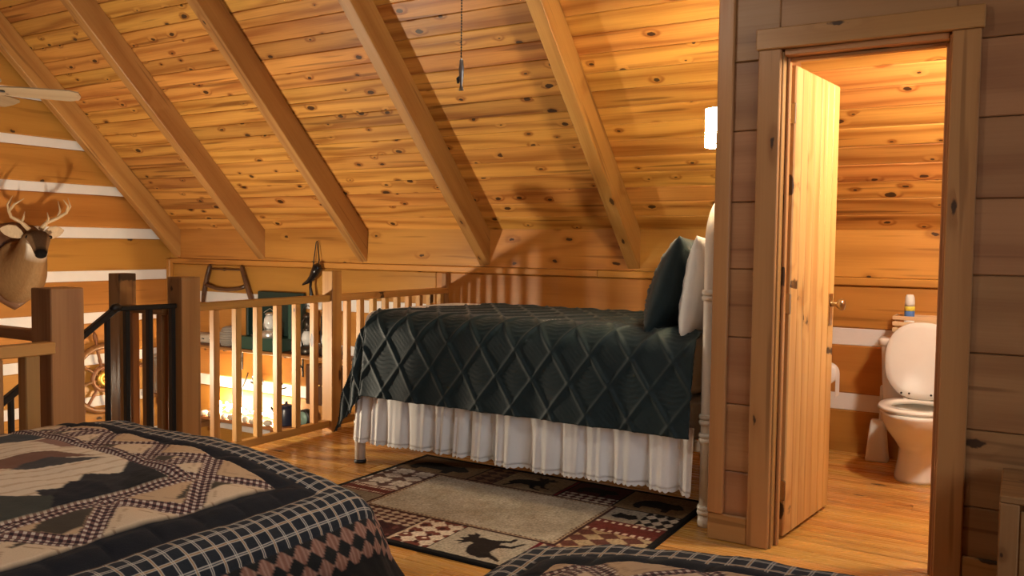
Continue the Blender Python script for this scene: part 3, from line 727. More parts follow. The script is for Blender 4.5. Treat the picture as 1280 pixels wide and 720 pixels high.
# ================================================================== RUG
def rug():
    x0, x1, y0, y1 = -2.99, -1.27, 2.735, 4.02; step = .0052
    sa = np.arange(x0, x1+1e-6, step); ta = np.arange(y0, y1+1e-6, step); s, t = np.meshgrid(sa, ta)
    col = np.zeros(s.shape+(3,)); 
    def C(m, c): col[m] = srgb(*c)
    def rect(a, b, c, d): return (s >= a) & (s < b) & (t >= c) & (t < d)
    black, maroon, cream, tan, grey, red = (12, 10, 10), (62, 26, 24), (216, 200, 178), (140, 116, 88), (126, 114, 100), (104, 22, 30)
    C(np.ones(s.shape, bool), black)
    fx0, fx1, fy0, fy1 = -2.645, -1.655, 3.105, 3.675
    # border panels
    def tri(m, a, c, per, c1, c2, off=0):
        k = np.abs(((a/per+off) % 1)-.5)*2; v = np.abs(((c/per*1.3) % 1)-.5)*2; C(m, c1); C(m & (k > v), c2)
    bear = [(0, .15), (.06, .1), (.1, 0), (.2, 0), (.2, .22), (.5, .24), (.62, .2), (.64, 0), (.76, 0), (.78, .3), (.9, .3), (1, .42), (.98, .55), (.86, .72), (.8, .8), (.76, .72), (.6, .74), (.35, .82), (.12, .7), (.02, .45)]
    moose = [(.02, .30), (.10, .20), (.02, .02), (.08, 0), (.20, .20), (.30, .30), (.50, .28), (.60, .10), (.86, .02), (.86, .07), (.66, .16), (.64, .32), (.72, .34), (.80, .22), (.98, .20), (.98, .26), (.86, .28), (.78, .42), (.74, .56), (.78, .66), (.72, .72), (.86, .76), (.90, .88), (.82, .84), (.76, .94), (.68, .86), (.58, .98), (.54, .86), (.42, .96), (.46, .84), (.34, .84), (.52, .76), (.50, .68), (.30, .66), (.12, .58), (.04, .46)]
    def pic(poly, a, b, c, d, cc): C(inpoly((s-a)/(b-a), (t-c)/(d-c), poly), cc)
    B = .035
    # front row
    m = rect(x0+B, -2.275, y0+B, fy0-.03); C(m, maroon); nz = blotch(s, t, 60, 5); C(m & (nz > .35), (96, 56, 46))
    m = rect(x0+B, -2.275, 2.93, fy0-.03); tri(m, s, t, .05, (80, 40, 36), (186, 164, 140))
    pic(bear, -2.80, -2.34, 2.78, 2.98, (50, 22, 22))
    C(rect(-2.272, -2.255, y0+B, fy0-.03), (200, 178, 150))
    m = rect(-2.255, -2.06, y0+B, fy0-.03); tri(m, s, t, .095, (110, 56, 42), cream)
    k = (np.hypot(((s/.048) % 1)-.5, ((t/.048) % 1)-.5) < .22); C(m & k, (214, 196, 170)); k = (np.hypot(((s/.095) % 1)-.5, ((t/.095) % 1)-.5) < .16); C(m & k, (60, 24, 22))
    m = rect(-2.055, -1.70, y0+B, fy0-.03); C(m, (172, 160, 140)); C(inpoly((t-2.785)/.27, (-1.725-s)/.30, moose), (30, 20, 17))
    C(rect(-1.70, -1.678, y0+B, fy0-.03), red)
    m = rect(-1.675, x1-B, y0+B, fy0-.03); tri(m, s, t, .08, (84, 38, 36), (180, 158, 130))
    # left column
    m = rect(x0+B, fx0-.03, fy0-.03, 3.24); C(m, (132, 118, 100))
    pic([(0, .3), (.15, .2), (.5, .25), (.8, .2), (1, .3), (1, .5), (.9, .7), (.7, .6), (.4, .7), (.1, .55)], -2.93, -2.74, 3.11, 3.20, (38, 26, 24))
    m = rect(x0+B, fx0-.03, 3.24, 3.345); C(m, (104, 44, 36)); C(m & (np.abs(t-3.26) < .009) & ((s*60 % 1) > .45), cream); C(m & (np.abs(t-3.325) < .009) & ((s*60 % 1) > .45), cream)
    m = rect(x0+B, fx0-.03, 3.345, 3.70); tri(m, s, t, .13, (92, 66, 58), (186, 172, 158)); k = np.hypot(((s/.065) % 1)-.5, ((t/.065) % 1)-.5) < .24; C(m & k, (206, 194, 180))
    # far row
    m = rect(x0+B, -2.50, 3.70, y1-B); C(m, (116, 92, 66)); pic(bear, -2.92, -2.56, 3.73, 3.93, (18, 14, 14))
    m = rect(-2.49, -2.34, 3.70, y1-B); tri(m, s, t, .08, (66, 40, 32), (120, 88, 62))
    m = rect(-2.33, -1.98, 3.70, y1-B); C(m, (140, 118, 90)); pic(moose, -2.29, -2.03, 3.72, 3.96, (20, 16, 15))
    C(rect(-1.975, -1.96, 3.70, y1-B), red)
    m = rect(-1.95, -1.66, 3.70, y1-B); C(m, (70, 30, 28)); tri(rect(-1.95, -1.66, 3.70, 3.80), s, t, .05, (70, 30, 28), (186, 170, 150)); pic(bear, -1.92, -1.70, 3.82, 3.96, (24, 18, 16))
    m = rect(-1.65, x1-B, 3.70, y1-B); C(m, (122, 96, 66)); pic(bear, -1.58, -1.34, 3.74, 3.93, (16, 12, 12))
    # right column
    m = rect(fx1+.03, x1-B, 3.50, 3.69); C(m, (150, 140, 124)); pic([(0, .3), (.2, .1), (.5, .2), (.75, .1), (1, .4), (.8, .8), (.5, .7), (.2, .8)], -1.60, -1.47, 3.54, 3.65, (18, 14, 14))
    m = rect(-1.46, x1-B, 3.50, 3.69); tri(m, t, s, .07, (20, 16, 16), (190, 176, 156))
    m = rect(fx1+.03, x1-B, 3.34, 3.50); C(m, (98, 40, 36)); 
    for yy in (3.36, 3.475): C(m & (np.abs(t-yy) < .012) & ((s*28 % 1) > .5), cream)
    m = rect(fx1+.03, x1-B, fy0-.03, 3.34); tri(m, s, t, .11, (92, 52, 42), (170, 146, 112))
    # field frame
    C(rect(fx0-.03, fx1+.03, fy0-.03, fy1+.03), (62, 30, 26)); C(rect(fx0-.014, fx1+.014, fy0-.014, fy1+.014), (170, 146, 118))
    C(rect(fx0-.008, fx1+.008, fy0-.008, fy1+.008) & (((s+t)*40 % 1) > .5), (90, 60, 48))
    f = rect(fx0, fx1, fy0, fy1); C(f, (176, 164, 145)); nz = blotch(s, t, 18, 9); C(f & (nz > .25), (168, 155, 135)); C(f & (nz < -.3), (184, 172, 154))
    # colour jitter of the pile
    col *= (1+.22*rng.standard_normal(s.shape))[..., None].clip(.5, 1.6)
    z = .011+.0012*blotch(s, t, 40, 2)
    d = np.minimum.reduce([s-x0, sa[-1]-s, t-y0, ta[-1]-t]); z = np.where(d < step*.5, .0008, z)
    o = grid_obj('area_rug', s, t, z, RUGM, None, col, None, np.stack([s, t, z*0], -1))
    tag(o, 'lodge rug with moose and bear panels around a plain beige field, beside the white bed', 'rug')
rug()

# ================================================================== BATHROOM
TX = -.475
toilet = empty('toilet', (TX, 5.1, 0), 'white toilet with raised lid seen through the open door', 'toilet')
rings = []
for z_, cy, ax_, ay_, fr, e in ((0, 5.16, .112, .195, 1, 2.6), (.02, 5.16, .112, .195, 1, 2.6), (.10, 5.165, .098, .185, 1, 2.5), (.17, 5.17, .092, .20, 1, 2.4), (.22, 5.14, .115, .245, 1, 2.3), (.28, 5.10, .150, .285, 1, 2.2), (.33, 5.08, .172, .305, 1, 2.2), (.375, 5.07, .180, .315, 1, 2.2), (.39, 5.07, .182, .318, 1, 2.2),
        (.395, 5.07, .170, .30, 1, 2.2), (.39, 5.03, .132, .20, 1, 2.1), (.30, 5.04, .105, .16, 1, 2), (.22, 5.06, .06, .09, 1, 2)):
    rings.append(ell_ring(TX, cy, z_, ax_, ay_, 40, e))
new_obj('bowl', loft_mesh('bowl', rings, PORC), None, toilet)
def ringseat(name, cy, ax_, ay_, wd, z0, z1, mat):
    prof = [(-wd, z0), (0, z0), (.006, (z0+z1)/2), (0, z1), (-wd, z1), (-wd-.006, (z0+z1)/2)]
    R = [ell_ring(TX, cy, zz, ax_+o, ay_+o, 40, 2.15) for o, zz in prof]
    return new_obj(name, loft_mesh(name, R, mat, closed=True), None, toilet)
ringseat('seat', 5.005, .184, .235, .058, .398, .420, PORC)
def lid():
    tilt = math.radians(-8); R = []
    for o, yy in ((-.03, 0), (0, .002), (.004, .011), (0, .02), (-.03, .023)):
        R.append([Vector((TX+p.x, yy, p.y)) for p in ell_ring(0, 0, 0, .188+o, .212+o, 40, 2.35)])
    o = new_obj('lid', loft_mesh('lid', R, PORC), None, toilet)
    o.matrix_basis = Matrix.Translation((0, 5.175, .425)) @ Matrix.Rotation(tilt, 4, 'X') @ Matrix.Translation((0, 0, .212))
    return o
lid()
for dx in (-.075, .075):
    hgo = lathe('lid_hinge', [(.001, 0), (.014, 0), (.014, .03), (.001, .03)], PORC, toilet, (TX+dx, 5.20, .398), 12)
    for k in (-.02, .02): lathe('lid_bumper', [(.001, 0), (.006, 0), (.006, .004), (.001, .004)], BLACKP, toilet, (TX+dx+k, 5.165, .455), 8, axis='Y')
rings = [ell_ring(TX, 5.345, z_, a, b, 48, 7) for z_, a, b in ((.375, .195, .085), (.39, .205, .09), (.55, .215, .094), (.695, .222, .097), (.70, .222, .097))]
tk = new_obj('tank', loft_mesh('tank', rings, PORC), None, toilet)
rings = [ell_ring(TX, 5.345, z_, a, b, 48, 6) for z_, a, b in ((.701, .228, .102), (.706, .236, .108), (.73, .238, .110), (.742, .232, .105), (.745, .20, .08))]
new_obj('tank_lid', loft_mesh('tank_lid', rings, PORC), None, toilet)
hd = tube('flush_handle', [(TX-.16, 5.245, .655), (TX-.16, 5.225, .655), (TX-.10, 5.222, .650)], [.012, .010, .008], PORC, toilet)
tube('supply_valve', [(TX+.13, 5.40, .05), (TX+.13, 5.30, .14), (TX+.13, 5.28, .20)], .014, CHROME, toilet)
# brush in its holder
tb = empty('toilet_brush', (-.72, 5.43, 0), 'white toilet brush standing in a tapered holder left of the toilet', 'brush')
rings = [ell_ring(-.718, 5.43, z_, a, b, 28, 5) for z_, a, b in ((0, .062, .06), (.01, .064, .062), (.03, .060, .058), (.20, .045, .042), (.24, .038, .036), (.242, .02, .02))]
new_obj('holder', loft_mesh('holder', rings, PLASTIC), None, tb)
tube('handle', [(-.705, 5.43, .22), (-.70, 5.43, .30), (-.702, 5.43, .40), (-.703, 5.43, .44), (-.703, 5.43, .45)], [.012, .014, .013, .011, .004], PLASTIC, tb)
# slatted crate and spray can on the tank
cr = empty('slatted_crate', (TX, 5.35, .746), 'small pale slatted wooden crate on the toilet tank', 'crate')
for zz in (.762, .796, .830, .864):
    for yy in (5.268, 5.432): box('slat', TX-.165, TX+.165, yy-.005, yy+.005, zz-.011, zz+.011, CRATEW, cr, .002)
    for xx in (TX-.16, TX+.16): box('end_slat', xx-.005, xx+.005, 5.274, 5.426, zz-.011, zz+.011, CRATEW, cr, .002)
for xx in (TX-.148, TX+.148):
    for yy in (5.28, 5.42): box('corner_block', xx-.007, xx+.007, yy-.007, yy+.007, .747, .875, CRATEW, cr, .001)
box('crate_floor', TX-.155, TX+.155, 5.275, 5.425, .747, .753, CRATEW, cr, .001)
can = empty('spray_can', (TX-.085, 5.33, .754), 'white air freshener spray can with yellow and blue bands in the crate', 'can')
BLUE = base_mat('can_blue', (.10, .24, .62), .35); YEL = base_mat('can_yellow', (.80, .72, .10), .35)
cx_, cy_ = TX-.085, 5.335
lathe('body', [(.001, 0), (.026, 0), (.027, .004), (.027, .10)], PLASTIC, can, (cx_, cy_, .754), 20)
lathe('blue_band', [(.0268, 0), (.0274, .001), (.0274, .048), (.0268, .05)], BLUE, can, (cx_, cy_, .852), 20)
lathe('yellow_band', [(.0268, 0), (.0276, .001), (.0276, .024), (.0268, .025)], YEL, can, (cx_, cy_, .903), 20)
lathe('cap', [(.0265, 0), (.0265, .02), (.024, .05), (.018, .066), (.001, .068)], PLASTIC, can, (cx_, cy_, .929), 20)
tp = empty('toilet_paper', (-.985, 5.2, .52), 'white toilet paper roll on the bathroom wall peeking past the door edge', 'toilet paper')
lathe('roll', [(.02, -.055), (.058, -.055), (.06, -.05), (.06, .05), (.058, .055), (.02, .055)], WHITEF, tp, (-.965, 5.16, .53), 24, axis='Y')
box('hanging_sheet', -.909, -.905, 5.105, 5.215, .40, .53, WHITEF, tp, .001)
tube('holder_bar', [(-1.06, 5.085, .53), (-.965, 5.085, .53), (-.965, 5.235, .53), (-1.06, 5.235, .53)], .006, CHROME, tp)
bl = empty('bathroom_light', (.1, 3.683, 2.05), 'round glowing bathroom wall light beside the door inside the toilet room', 'lamp')
BULB2 = base_mat('bath_globe', (1, .95, .85), .4, emit=(1, .88, .70), estr=BATH_W)
lathe('globe', [(.001, -.08), (.05, -.075), (.085, -.04), (.09, 0), (.07, .05), (.04, .075), (.001, .075)], BULB2, bl, (.12, 3.95, 2.06), 20)
tube('stem', [(.12, 3.686, 2.16), (.12, 3.80, 2.18), (.12, 3.93, 2.18), (.12, 3.95, 2.13)], .012, CHROME, bl)

# ================================================================== SCONCE beside the bed
sc = empty('wall_sconce', (-1.12, 3.83, 1.68), 'glowing white cylinder wall sconce above the head of the white bed', 'lamp')
SHADE = base_mat('sconce_shade', (1, .95, .85), .6, emit=(1, .80, .50), estr=SCONCE_W)
SY = 3.80; SX = -1.215
lathe('shade', [(.05, -.085), (.053, -.085), (.053, .085), (.05, .085), (.05, -.085)], SHADE, sc, (SX, SY, 1.787), 28)
lathe('diffuser', [(.001, 0), (.049, 0), (.049, .004), (.001, .004)], SHADE, sc, (SX, SY, 1.715), 28)
lathe('shade_ring', [(.0525, -.003), (.0545, -.003), (.0545, .003), (.0525, .003)], CHROME, sc, (SX, SY, 1.712), 28)
tube('arm', [(-1.122, SY, 1.69), (-1.19, SY, 1.69), (SX, SY, 1.695), (SX, SY, 1.72)], .008, CHROME, sc)
lathe('backplate', [(.001, 0), (.05, 0), (.05, -.012), (.001, -.014)], CHROME, sc, (-1.1215, SY, 1.69), 20, axis='X')

# ================================================================== GREAT ROOM LAMP (key light; stands on the lower floor behind the nearest newel)
KP = (-4.98, 3.0, .36)
kl = empty('lamp_post', (KP[0], KP[1], LOW_Z), 'tall lamp post with glowing globe rising from the lower floor beyond the stairs', 'lamp')
KEYM = base_mat('lamp_post_globe', (1, .9, .75), .4, emit=(1, .84, .62), estr=KEY_W)
lathe('globe', [(.001, -.06), (.035, -.052), (.058, -.018), (.06, .01), (.047, .04), (.026, .057), (.001, .06)], KEYM, kl, KP, 20)
lathe('pole', [(.001, LOW_Z), (.12, LOW_Z), (.12, LOW_Z+.03), (.03, LOW_Z+.10), (.016, LOW_Z+.2), (.014, KP[2]-.09), (.03, KP[2]-.07), (.02, KP[2]-.055), (.001, KP[2]-.055)], IRON, kl, (KP[0], KP[1], 0), 16)

# ================================================================== CEILING FANS
BLADE = wood('fan_blade_wood', (.26, .185, .11), (.18, .11, .055), rough=.5, knots=.2, ring=60, contrast=.6)
def fan(loc, ang, label, ztop):
    x, y, z = loc; f = empty('ceiling_fan', loc, label, 'fan')
    lathe('motor_housing', [(.001, -.06), (.07, -.055), (.11, -.02), (.115, .05), (.08, .10), (.03, .12), (.001, .12)], BLACKP, f, loc, 24)
    tube('downrod', [(x, y, z+.1), (x, y, ztop)], .012, BLACKP, f)
    for k in range(5):
        a = ang+k*2*math.pi/5; c, s = math.cos(a), math.sin(a)
        outl = [(.17, -.05), (.30, -.062), (.58, -.068), (.635, -.05), (.65, 0), (.635, .05), (.58, .068), (.30, .062), (.17, .05)]
        V = []; 
        for zz in (-.004, .004): V += [Vector((px, py, zz-py*.34)) for px, py in outl]
        n = len(outl); Fc = [tuple(range(n-1, -1, -1)), tuple(range(n, 2*n))]+[(i, (i+1) % n, n+(i+1) % n, n+i) for i in range(n)]
        me = mesh_of('blade', V, Fc, BLADE, False)
        b = new_obj('blade', me, None, f); b.matrix_basis = Matrix.Translation((x, y, z)) @ Matrix.Rotation(a, 4, 'Z')
        br = new_obj('blade_arm', box_mesh(.12, .04, .006, .001, BLACKP), None, f); br.matrix_basis = Matrix.Translation((x, y, z-.006)) @ Matrix.Rotation(a, 4, 'Z') @ Matrix.Translation((.15, 0, 0))
fan((-5.82, 2.913, 2.205), math.radians(56), 'ceiling fan whose pale wooden blade enters at the upper left', 4.05)
fan((-1.54, 2.04, 2.72), math.radians(20), 'ceiling fan above the beds carrying the hanging pull chain', 4.7)
fo = [o for o in COL.objects if o.name.startswith('ceiling_fan') and abs(o.location.x+1.54) < .01][0]
FANG = base_mat('fan_fill_glow', (1, .97, .92), .5, emit=(1, .92, .80), estr=FAN_FILL_W)  # glow of an added, unseen bowl: neutral fill on quilts, rug and bed
lathe('fill_bowl', [(.001, -.055), (.04, -.05), (.072, -.03), (.085, 0), (.001, 0)], FANG, fo, (-1.54, 2.04, 2.659), 24)
ch = empty('pull_chain', (-1.442, 2.09, 2.66), 'hanging beaded pull chain with small metal fish pendant before the ceiling', 'pull chain')
cxx, cyy = -1.440, 2.09
SILV = base_mat('dull_silver', (.45, .43, .40), .35, .9)
zz = 1.80
tube('chain_wire', [(cxx, cyy, 1.785), (cxx, cyy, 2.67)], .0011, BLACKP, ch, 6)
bead = loft_mesh('bead', [[Vector((r*math.cos(k*1.0472), r*math.sin(k*1.0472), h)) for k in range(6)] for r, h in ((.0004, -.0028), (.0026, -.0012), (.0026, .0012), (.0004, .0028))], BLACKP)
while zz < 2.62:
    new_obj('bead', bead, None, ch, Matrix.Translation((cxx, cyy, zz))); zz += .0085
fish = loft_mesh('pendant', [[Vector((a*math.cos(k*.628), b*math.sin(k*.628), h)) for k in range(10)] for a, b, h in ((.001, .001, 1.795), (.006, .004, 1.788), (.0065, .005, 1.775), (.009, .006, 1.765), (.008, .006, 1.75), (.006, .004, 1.728), (.004, .003, 1.718), (.007, .002, 1.708), (.009, .0015, 1.700))], SILV)
new_obj('pendant', fish, None, ch, Matrix.Translation((cxx+.001, cyy, 0)))
tube('pendant_fin', [(cxx-.002, cyy, 1.745), (cxx-.010, cyy, 1.735), (cxx-.011, cyy, 1.722)], [.003, .006, .003], BLACKP, ch, 8)

# ================================================================== DEER HEAD
FUR = bpy.data.materials.new('deer_fur'); FUR.use_nodes = True
def _fur():
    n = N(FUR); b = n.n['Principled BSDF']; c = n.new('ShaderNodeAttribute', attribute_name='col').outputs['Color']
    co = n.new('ShaderNodeTexCoord').outputs['Object']; nz = n.noise(n.vm('MULTIPLY', co, (60, 60, 22)), 1, 3)
    n.l.new(n.mix(n.m('MULTIPLY', nz, .6), c, n.mix(1, c, (.5, .45, .4, 1), 'MULTIPLY')), b.inputs['Base Color']); b.inputs['Roughness'].default_value = .9
    b.inputs['Specular IOR Level'].default_value = .1
    bp = n.new('ShaderNodeBump'); bp.inputs['Strength'].default_value = .5; bp.inputs['Distance'].default_value = .01; n.l.new(nz, bp.inputs['Height']); n.l.new(bp.outputs[0], b.inputs['Normal'])
_fur()
HORN = base_mat('antler', (.52, .36, .20), .45); EYE = base_mat('glass_eye', (.01, .006, .004), .08)
deer = empty('deer_head_mount', (GABLE_X, 4.0, .7), 'antlered deer head mounted on a dark shield on the log wall', 'mounted head')
def shield():
    outl = [(-.26, .30), (-.20, .34), (0, .37), (.20, .34), (.26, .30), (.285, .10), (.27, -.12), (.18, -.27), (.06, -.34), (0, -.37), (-.06, -.34), (-.18, -.27), (-.27, -.12), (-.285, .10)]
    R = []
    for sc_, x in ((1, .0), (1, .02), (.94, .035)): R.append([Vector((GABLE_X+x, 4.005+a*sc_*.86, 1.02+b*sc_)) for a, b in outl])
    return new_obj('shield', loft_mesh('shield', R, DARKW), None, deer)
shield()
def deerbody():
    # centre, half width, half height ; sections swept along the neck then the face
    secs = [((-7.29, 3.985, .98), .20, .27), ((-7.20, 3.985, .97), .205, .27), ((-7.11, 3.98, .985), .18, .235), ((-7.03, 3.965, 1.04), .145, .185), ((-6.985, 3.965, 1.12), .115, .145), ((-6.965, 3.968, 1.195), .098, .118),
            ((-6.925, 3.97, 1.25), .098, .085), ((-6.87, 3.96, 1.262), .096, .073), ((-6.815, 3.94, 1.235), .080, .064), ((-6.765, 3.915, 1.195), .062, .054), ((-6.72, 3.893, 1.158), .052, .047), ((-6.688, 3.877, 1.132), .048, .042), ((-6.674, 3.869, 1.121), .040, .034), ((-6.668, 3.867, 1.116), .022, .018)]
    P = [Vector(s_[0]) for s_ in secs]; n = 28; rings = []; cols = []
    brown, lt, wh, dkb, nose = srgb(140, 106, 70), srgb(150, 118, 82), srgb(236, 224, 208), srgb(92, 72, 54), srgb(20, 17, 16)
    face = srgb(146, 118, 88)
    for i, (c, a, b) in enumerate(secs):
        t = (P[min(i+1, len(P)-1)]-P[max(i-1, 0)]).normalized(); side = t.cross(Vector((0, 0, 1))).normalized(); upv = side.cross(t)
        ring = []
        for k in range(n):
            th = 2*math.pi*k/n; cs, sn = math.cos(th), math.sin(th)
            ring.append(P[i]+side*a*cs+upv*b*sn)
            if i >= 11: cc = nose if (i >= 12 or sn > .1) else wh
            elif i >= 8: cc = wh if sn < -.15 else (dkb if sn > .7 else face)
            elif i >= 6: cc = wh if sn < -.5 else (dkb if sn > .6 else face)
            elif i == 5: cc = wh if sn < -.5 else brown
            else: cc = brown if abs(cs) > .35 or sn > 0 else lt
            cols.append(cc)
        rings.append(ring)
    me = loft_mesh('head_and_neck', rings, FUR)
    a = me.attributes.new('col', 'FLOAT_COLOR', 'POINT'); a.data.foreach_set('color', np.concatenate([np.array(cols), np.ones((len(cols), 1))], 1).astype(np.float32).ravel())
    o = new_obj('head_and_neck', me, None, deer); md = o.modifiers.new('sub', 'SUBSURF'); md.levels = 1; md.render_levels = 1
    return o
dh = deerbody()
def fur_attr(me, c):
    a = me.attributes.new('col', 'FLOAT_COLOR', 'POINT'); a.data.foreach_set('color', np.tile(np.array([*c, 1], np.float32), len(me.vertices)))
fdir = Vector((.84, -.38, -.40)).normalized(); sdir = Vector((0, 0, 1)).cross(fdir).normalized()   # sdir: deer's left (towards +y)
for sg in (-1, 1):
    base = Vector((-6.945, 3.965, 1.275))+sdir*sg*.075
    tip = base+sdir*sg*.155+Vector((-.01, 0, .055 if sg < 0 else .05))
    ax_ = (tip-base); R = []
    for v, wd in ((0, .02), (.15, .042), (.4, .058), (.7, .048), (.9, .024), (1, .003)):
        c = base+ax_*v+Vector((0, 0, .012*math.sin(v*3.14))); pd = ax_.normalized().cross(fdir).normalized()
        R.append([c+pd*wd*math.cos(k*.5236)+fdir*(wd*.34*math.sin(k*.5236)-(.012 if math.sin(k*.5236) > .6 else 0)) for k in range(12)])
    me = loft_mesh('ear', R, FUR); fur_attr(me, srgb(206, 180, 148)); new_obj('ear', me, None, dh)
    eye = lathe('eye', [(.001, -.016), (.012, -.012), (.017, 0), (.012, .012), (.001, .016)], EYE, dh, Vector((-6.845, 3.953, 1.266))+sdir*sg*.082, 12)
    ab = Vector((-6.915, 3.962, 1.325))+sdir*sg*.04
    main = [ab, ab+sdir*sg*.05+Vector((-.01, 0, .06)), ab+sdir*sg*.125+Vector((.0, 0, .10)), ab+sdir*sg*.165+Vector((.05, 0, .145)), ab+sdir*sg*.15+Vector((.10, 0, .20)), ab+sdir*sg*.10+Vector((.135, 0, .245))]
    an = tube('antler', main, [.020, .016, .014, .012, .009, .003], HORN, deer, 10)
    tube('tine', [main[1], main[1]+Vector((.03, 0, .03)), main[1]+Vector((.03, 0, .085))-sdir*sg*.01], [.012, .009, .002], HORN, an, 8)
    tube('tine', [main[2], main[2]+sdir*sg*.02+Vector((.0, 0, .06)), main[2]+sdir*sg*.0+Vector((.01, 0, .14))], [.011, .009, .002], HORN, an, 8)
    tube('tine', [main[3], main[3]+sdir*sg*.02+Vector((.02, 0, .05)), main[3]+Vector((.04, 0, .12))-sdir*sg*.01], [.010, .008, .002], HORN, an, 8)

# ================================================================== SHIP WHEEL
WHW = wood('wheel_wood', (.30, .13, .05), (.19, .075, .028), rough=.35, knots=0, ring=60)
wheel = empty('ship_wheel', (GABLE_X+.04, 4.785, -.03), 'wooden ship wheel with brass hub on the log wall behind the newels', 'wheel')
wc = Vector((GABLE_X+.045, 4.785, -.03))
def circ(r, n=40): return [wc+Vector((0, r*math.cos(2*math.pi*k/n), r*math.sin(2*math.pi*k/n))) for k in range(n)]
tube('rim', circ(.30), .030, WHW, wheel, 10, True)
tube('hub_ring', circ(.105, 24), .022, WHW, wheel, 8, True)
for k in range(8):
    a = 2*math.pi*k/8+.2; d = Vector((0, math.cos(a), math.sin(a)))
    rr = [(.05, .016), (.11, .016), (.14, .012), (.17, .017), (.2, .012), (.26, .015), (.32, .014), (.345, .011), (.38, .020), (.42, .018), (.45, .006)]
    tube('spoke', [wc+d*r for r, _ in rr], [q for _, q in rr], WHW, wheel, 10)
lathe('brass_hub', [(.001, 0), (.070, 0), (.074, .02), (.064, .034), (.022, .036), (.02, .02), (.001, .02)], BRASS, wheel, wc, 24, axis='X')
mg = empty('metal_canister', (GABLE_X+.1, 5.35, .05), 'galvanised ribbed canister hanging by the corner behind the iron spindles', 'canister')
GALV = base_mat('galvanised', (.42, .43, .42), .45, .7, bump=(60, .6))
lathe('body', [(.001, -.19), (.10, -.19), (.115, -.17), (.12, .12), (.11, .14), (.001, .14)], GALV, mg, (GABLE_X+.14, 5.385, -.03), 20)
lathe('lid', [(.112, .14), (.122, .145), (.122, .17), (.06, .19), (.001, .19)], GALV, mg, (GABLE_X+.14, 5.385, -.03), 20)
lathe('bottom_ring', [(.10, -.2), (.118, -.195), (.118, -.185), (.10, -.185)], GALV, mg, (GABLE_X+.14, 5.385, -.03), 20)
sh0 = empty('corner_shelf', (GABLE_X, 5.3, -.24), 'small wooden shelf carrying the galvanised canister', 'shelf')
box('shelf_board', GABLE_X+.002, GABLE_X+.30, 5.25, 5.52, -.26, -.232, SHELFW, sh0)
box('shelf_bracket', GABLE_X+.002, GABLE_X+.25, 5.37, 5.395, -.36, -.262, SHELFW, sh0)

# ================================================================== THINGS ON THE BACK WALL BEYOND THE BALUSTRADE
sh = empty('wall_shelf', (-5.8, 5.45, .26), 'long wooden wall shelf on black scroll brackets beyond the balustrade', 'shelf')
box('shelf_board', -6.95, -4.35, 5.30, 5.548, .255, .283, SHELFW, sh)
for bx_ in (-6.28, -5.50, -4.75):
    pts = [(bx_, 5.535, .25), (bx_, 5.50, .17), (bx_, 5.43, .20), (bx_, 5.37, .25)]
    br = tube('scroll_bracket', [(bx_, 5.54, .08), (bx_, 5.535, .13), (bx_, 5.50, .165), (bx_, 5.46, .16), (bx_, 5.45, .125), (bx_, 5.475, .11), (bx_, 5.49, .13), (bx_, 5.47, .15)], .009, IRON, sh, 8)
    tube('bracket_arm', [(bx_, 5.54, .05), (bx_, 5.54, .25), (bx_, 5.32, .25)], .008, IRON, br, 8)
# green camp stove with open lid
GREENP = base_mat('green_enamel', (.018, .075, .058), .4); GREEND = base_mat('dark_green_enamel', (.008, .030, .026), .45)
stv = empty('camp_stove', (-5.75, 5.42, .284), 'open dark green camp stove standing on the wall shelf', 'stove')
box('base_box', -6.10, -5.58, 5.32, 5.54, .284, .40, GREENP, stv, .006)
box('lid', -6.03, -5.46, 5.50, 5.54, .402, .80, GREEND, stv, .006)
box('side_flap', -5.50, -5.46, 5.36, 5.498, .402, .76, GREENP, stv, .004)
box('side_flap', -6.03, -6.0, 5.36, 5.498, .402, .70, GREEND, stv, .004)
lathe('burner', [(.001, 0), (.05, 0), (.055, .012), (.02, .02), (.001, .02)], SILV, stv, (-5.95, 5.42, .401), 16)
def lantern(loc, label, h, col_, globe=True):
    x, y, z = loc; o = empty('oil_lantern', loc, label, 'lantern')
    LM = base_mat('lantern_metal', col_, .35, .8)
    LG = base_mat('lantern_glass', (.75, .78, .78), .1, spec=.8)
    lathe('tank', [(.001, 0), (.07, 0), (.075, .015), (.075, .05), (.05, .07), (.03, .075), (.001, .075)], LM, o, loc, 20)
    lathe('glass_globe', [(.03, .078), (.05, .10), (.056, .13), (.05, .17), (.034, .20)], LG, o, loc, 20)
    lathe('chimney', [(.036, .20), (.045, .21), (.03, .225), (.03, h-.05), (.05, h-.045), (.03, h-.01), (.001, h)], LM, o, loc, 20)
    for sg in (-1, 1): tube('side_tube', [(x+sg*.06, y, z+.05), (x+sg*.078, y, z+.12), (x+sg*.07, y, z+h-.09), (x+sg*.03, y, z+h-.045)], .007, LM, o, 8)
    tube('bail_handle', [(x-.075, y, z+.22), (x-.06, y, z+h+.03), (x, y, z+h+.06), (x+.06, y, z+h+.03), (x+.075, y, z+.22)], .004, LM, o, 8)
lantern((-5.73, 5.37, .401), 'bright silver lantern resting inside the open green camp stove', .20, (.7, .7, .68))
lantern((-5.32, 5.42, .284), 'dark metal lantern on the wall shelf right of the camp stove', .36, (.07, .06, .05))
lantern((-5.10, 5.43, .284), 'black metal lantern on the wall shelf nearest the slim newel', .42, (.03, .028, .026))
BIRCH = base_mat('birch_bark', (.62, .55, .45), .8, bump=(25, .8))
bk = empty('birch_log', (-6.6, 5.42, .284), 'pale birch bark log lying at the left end of the wall shelf', 'log')
tube('bark', [(-6.80, 5.42, .325), (-6.78, 5.42, .327), (-6.5, 5.42, .33), (-6.48, 5.42, .328)], [.03, .042, .044, .03], BIRCH, bk, 16)
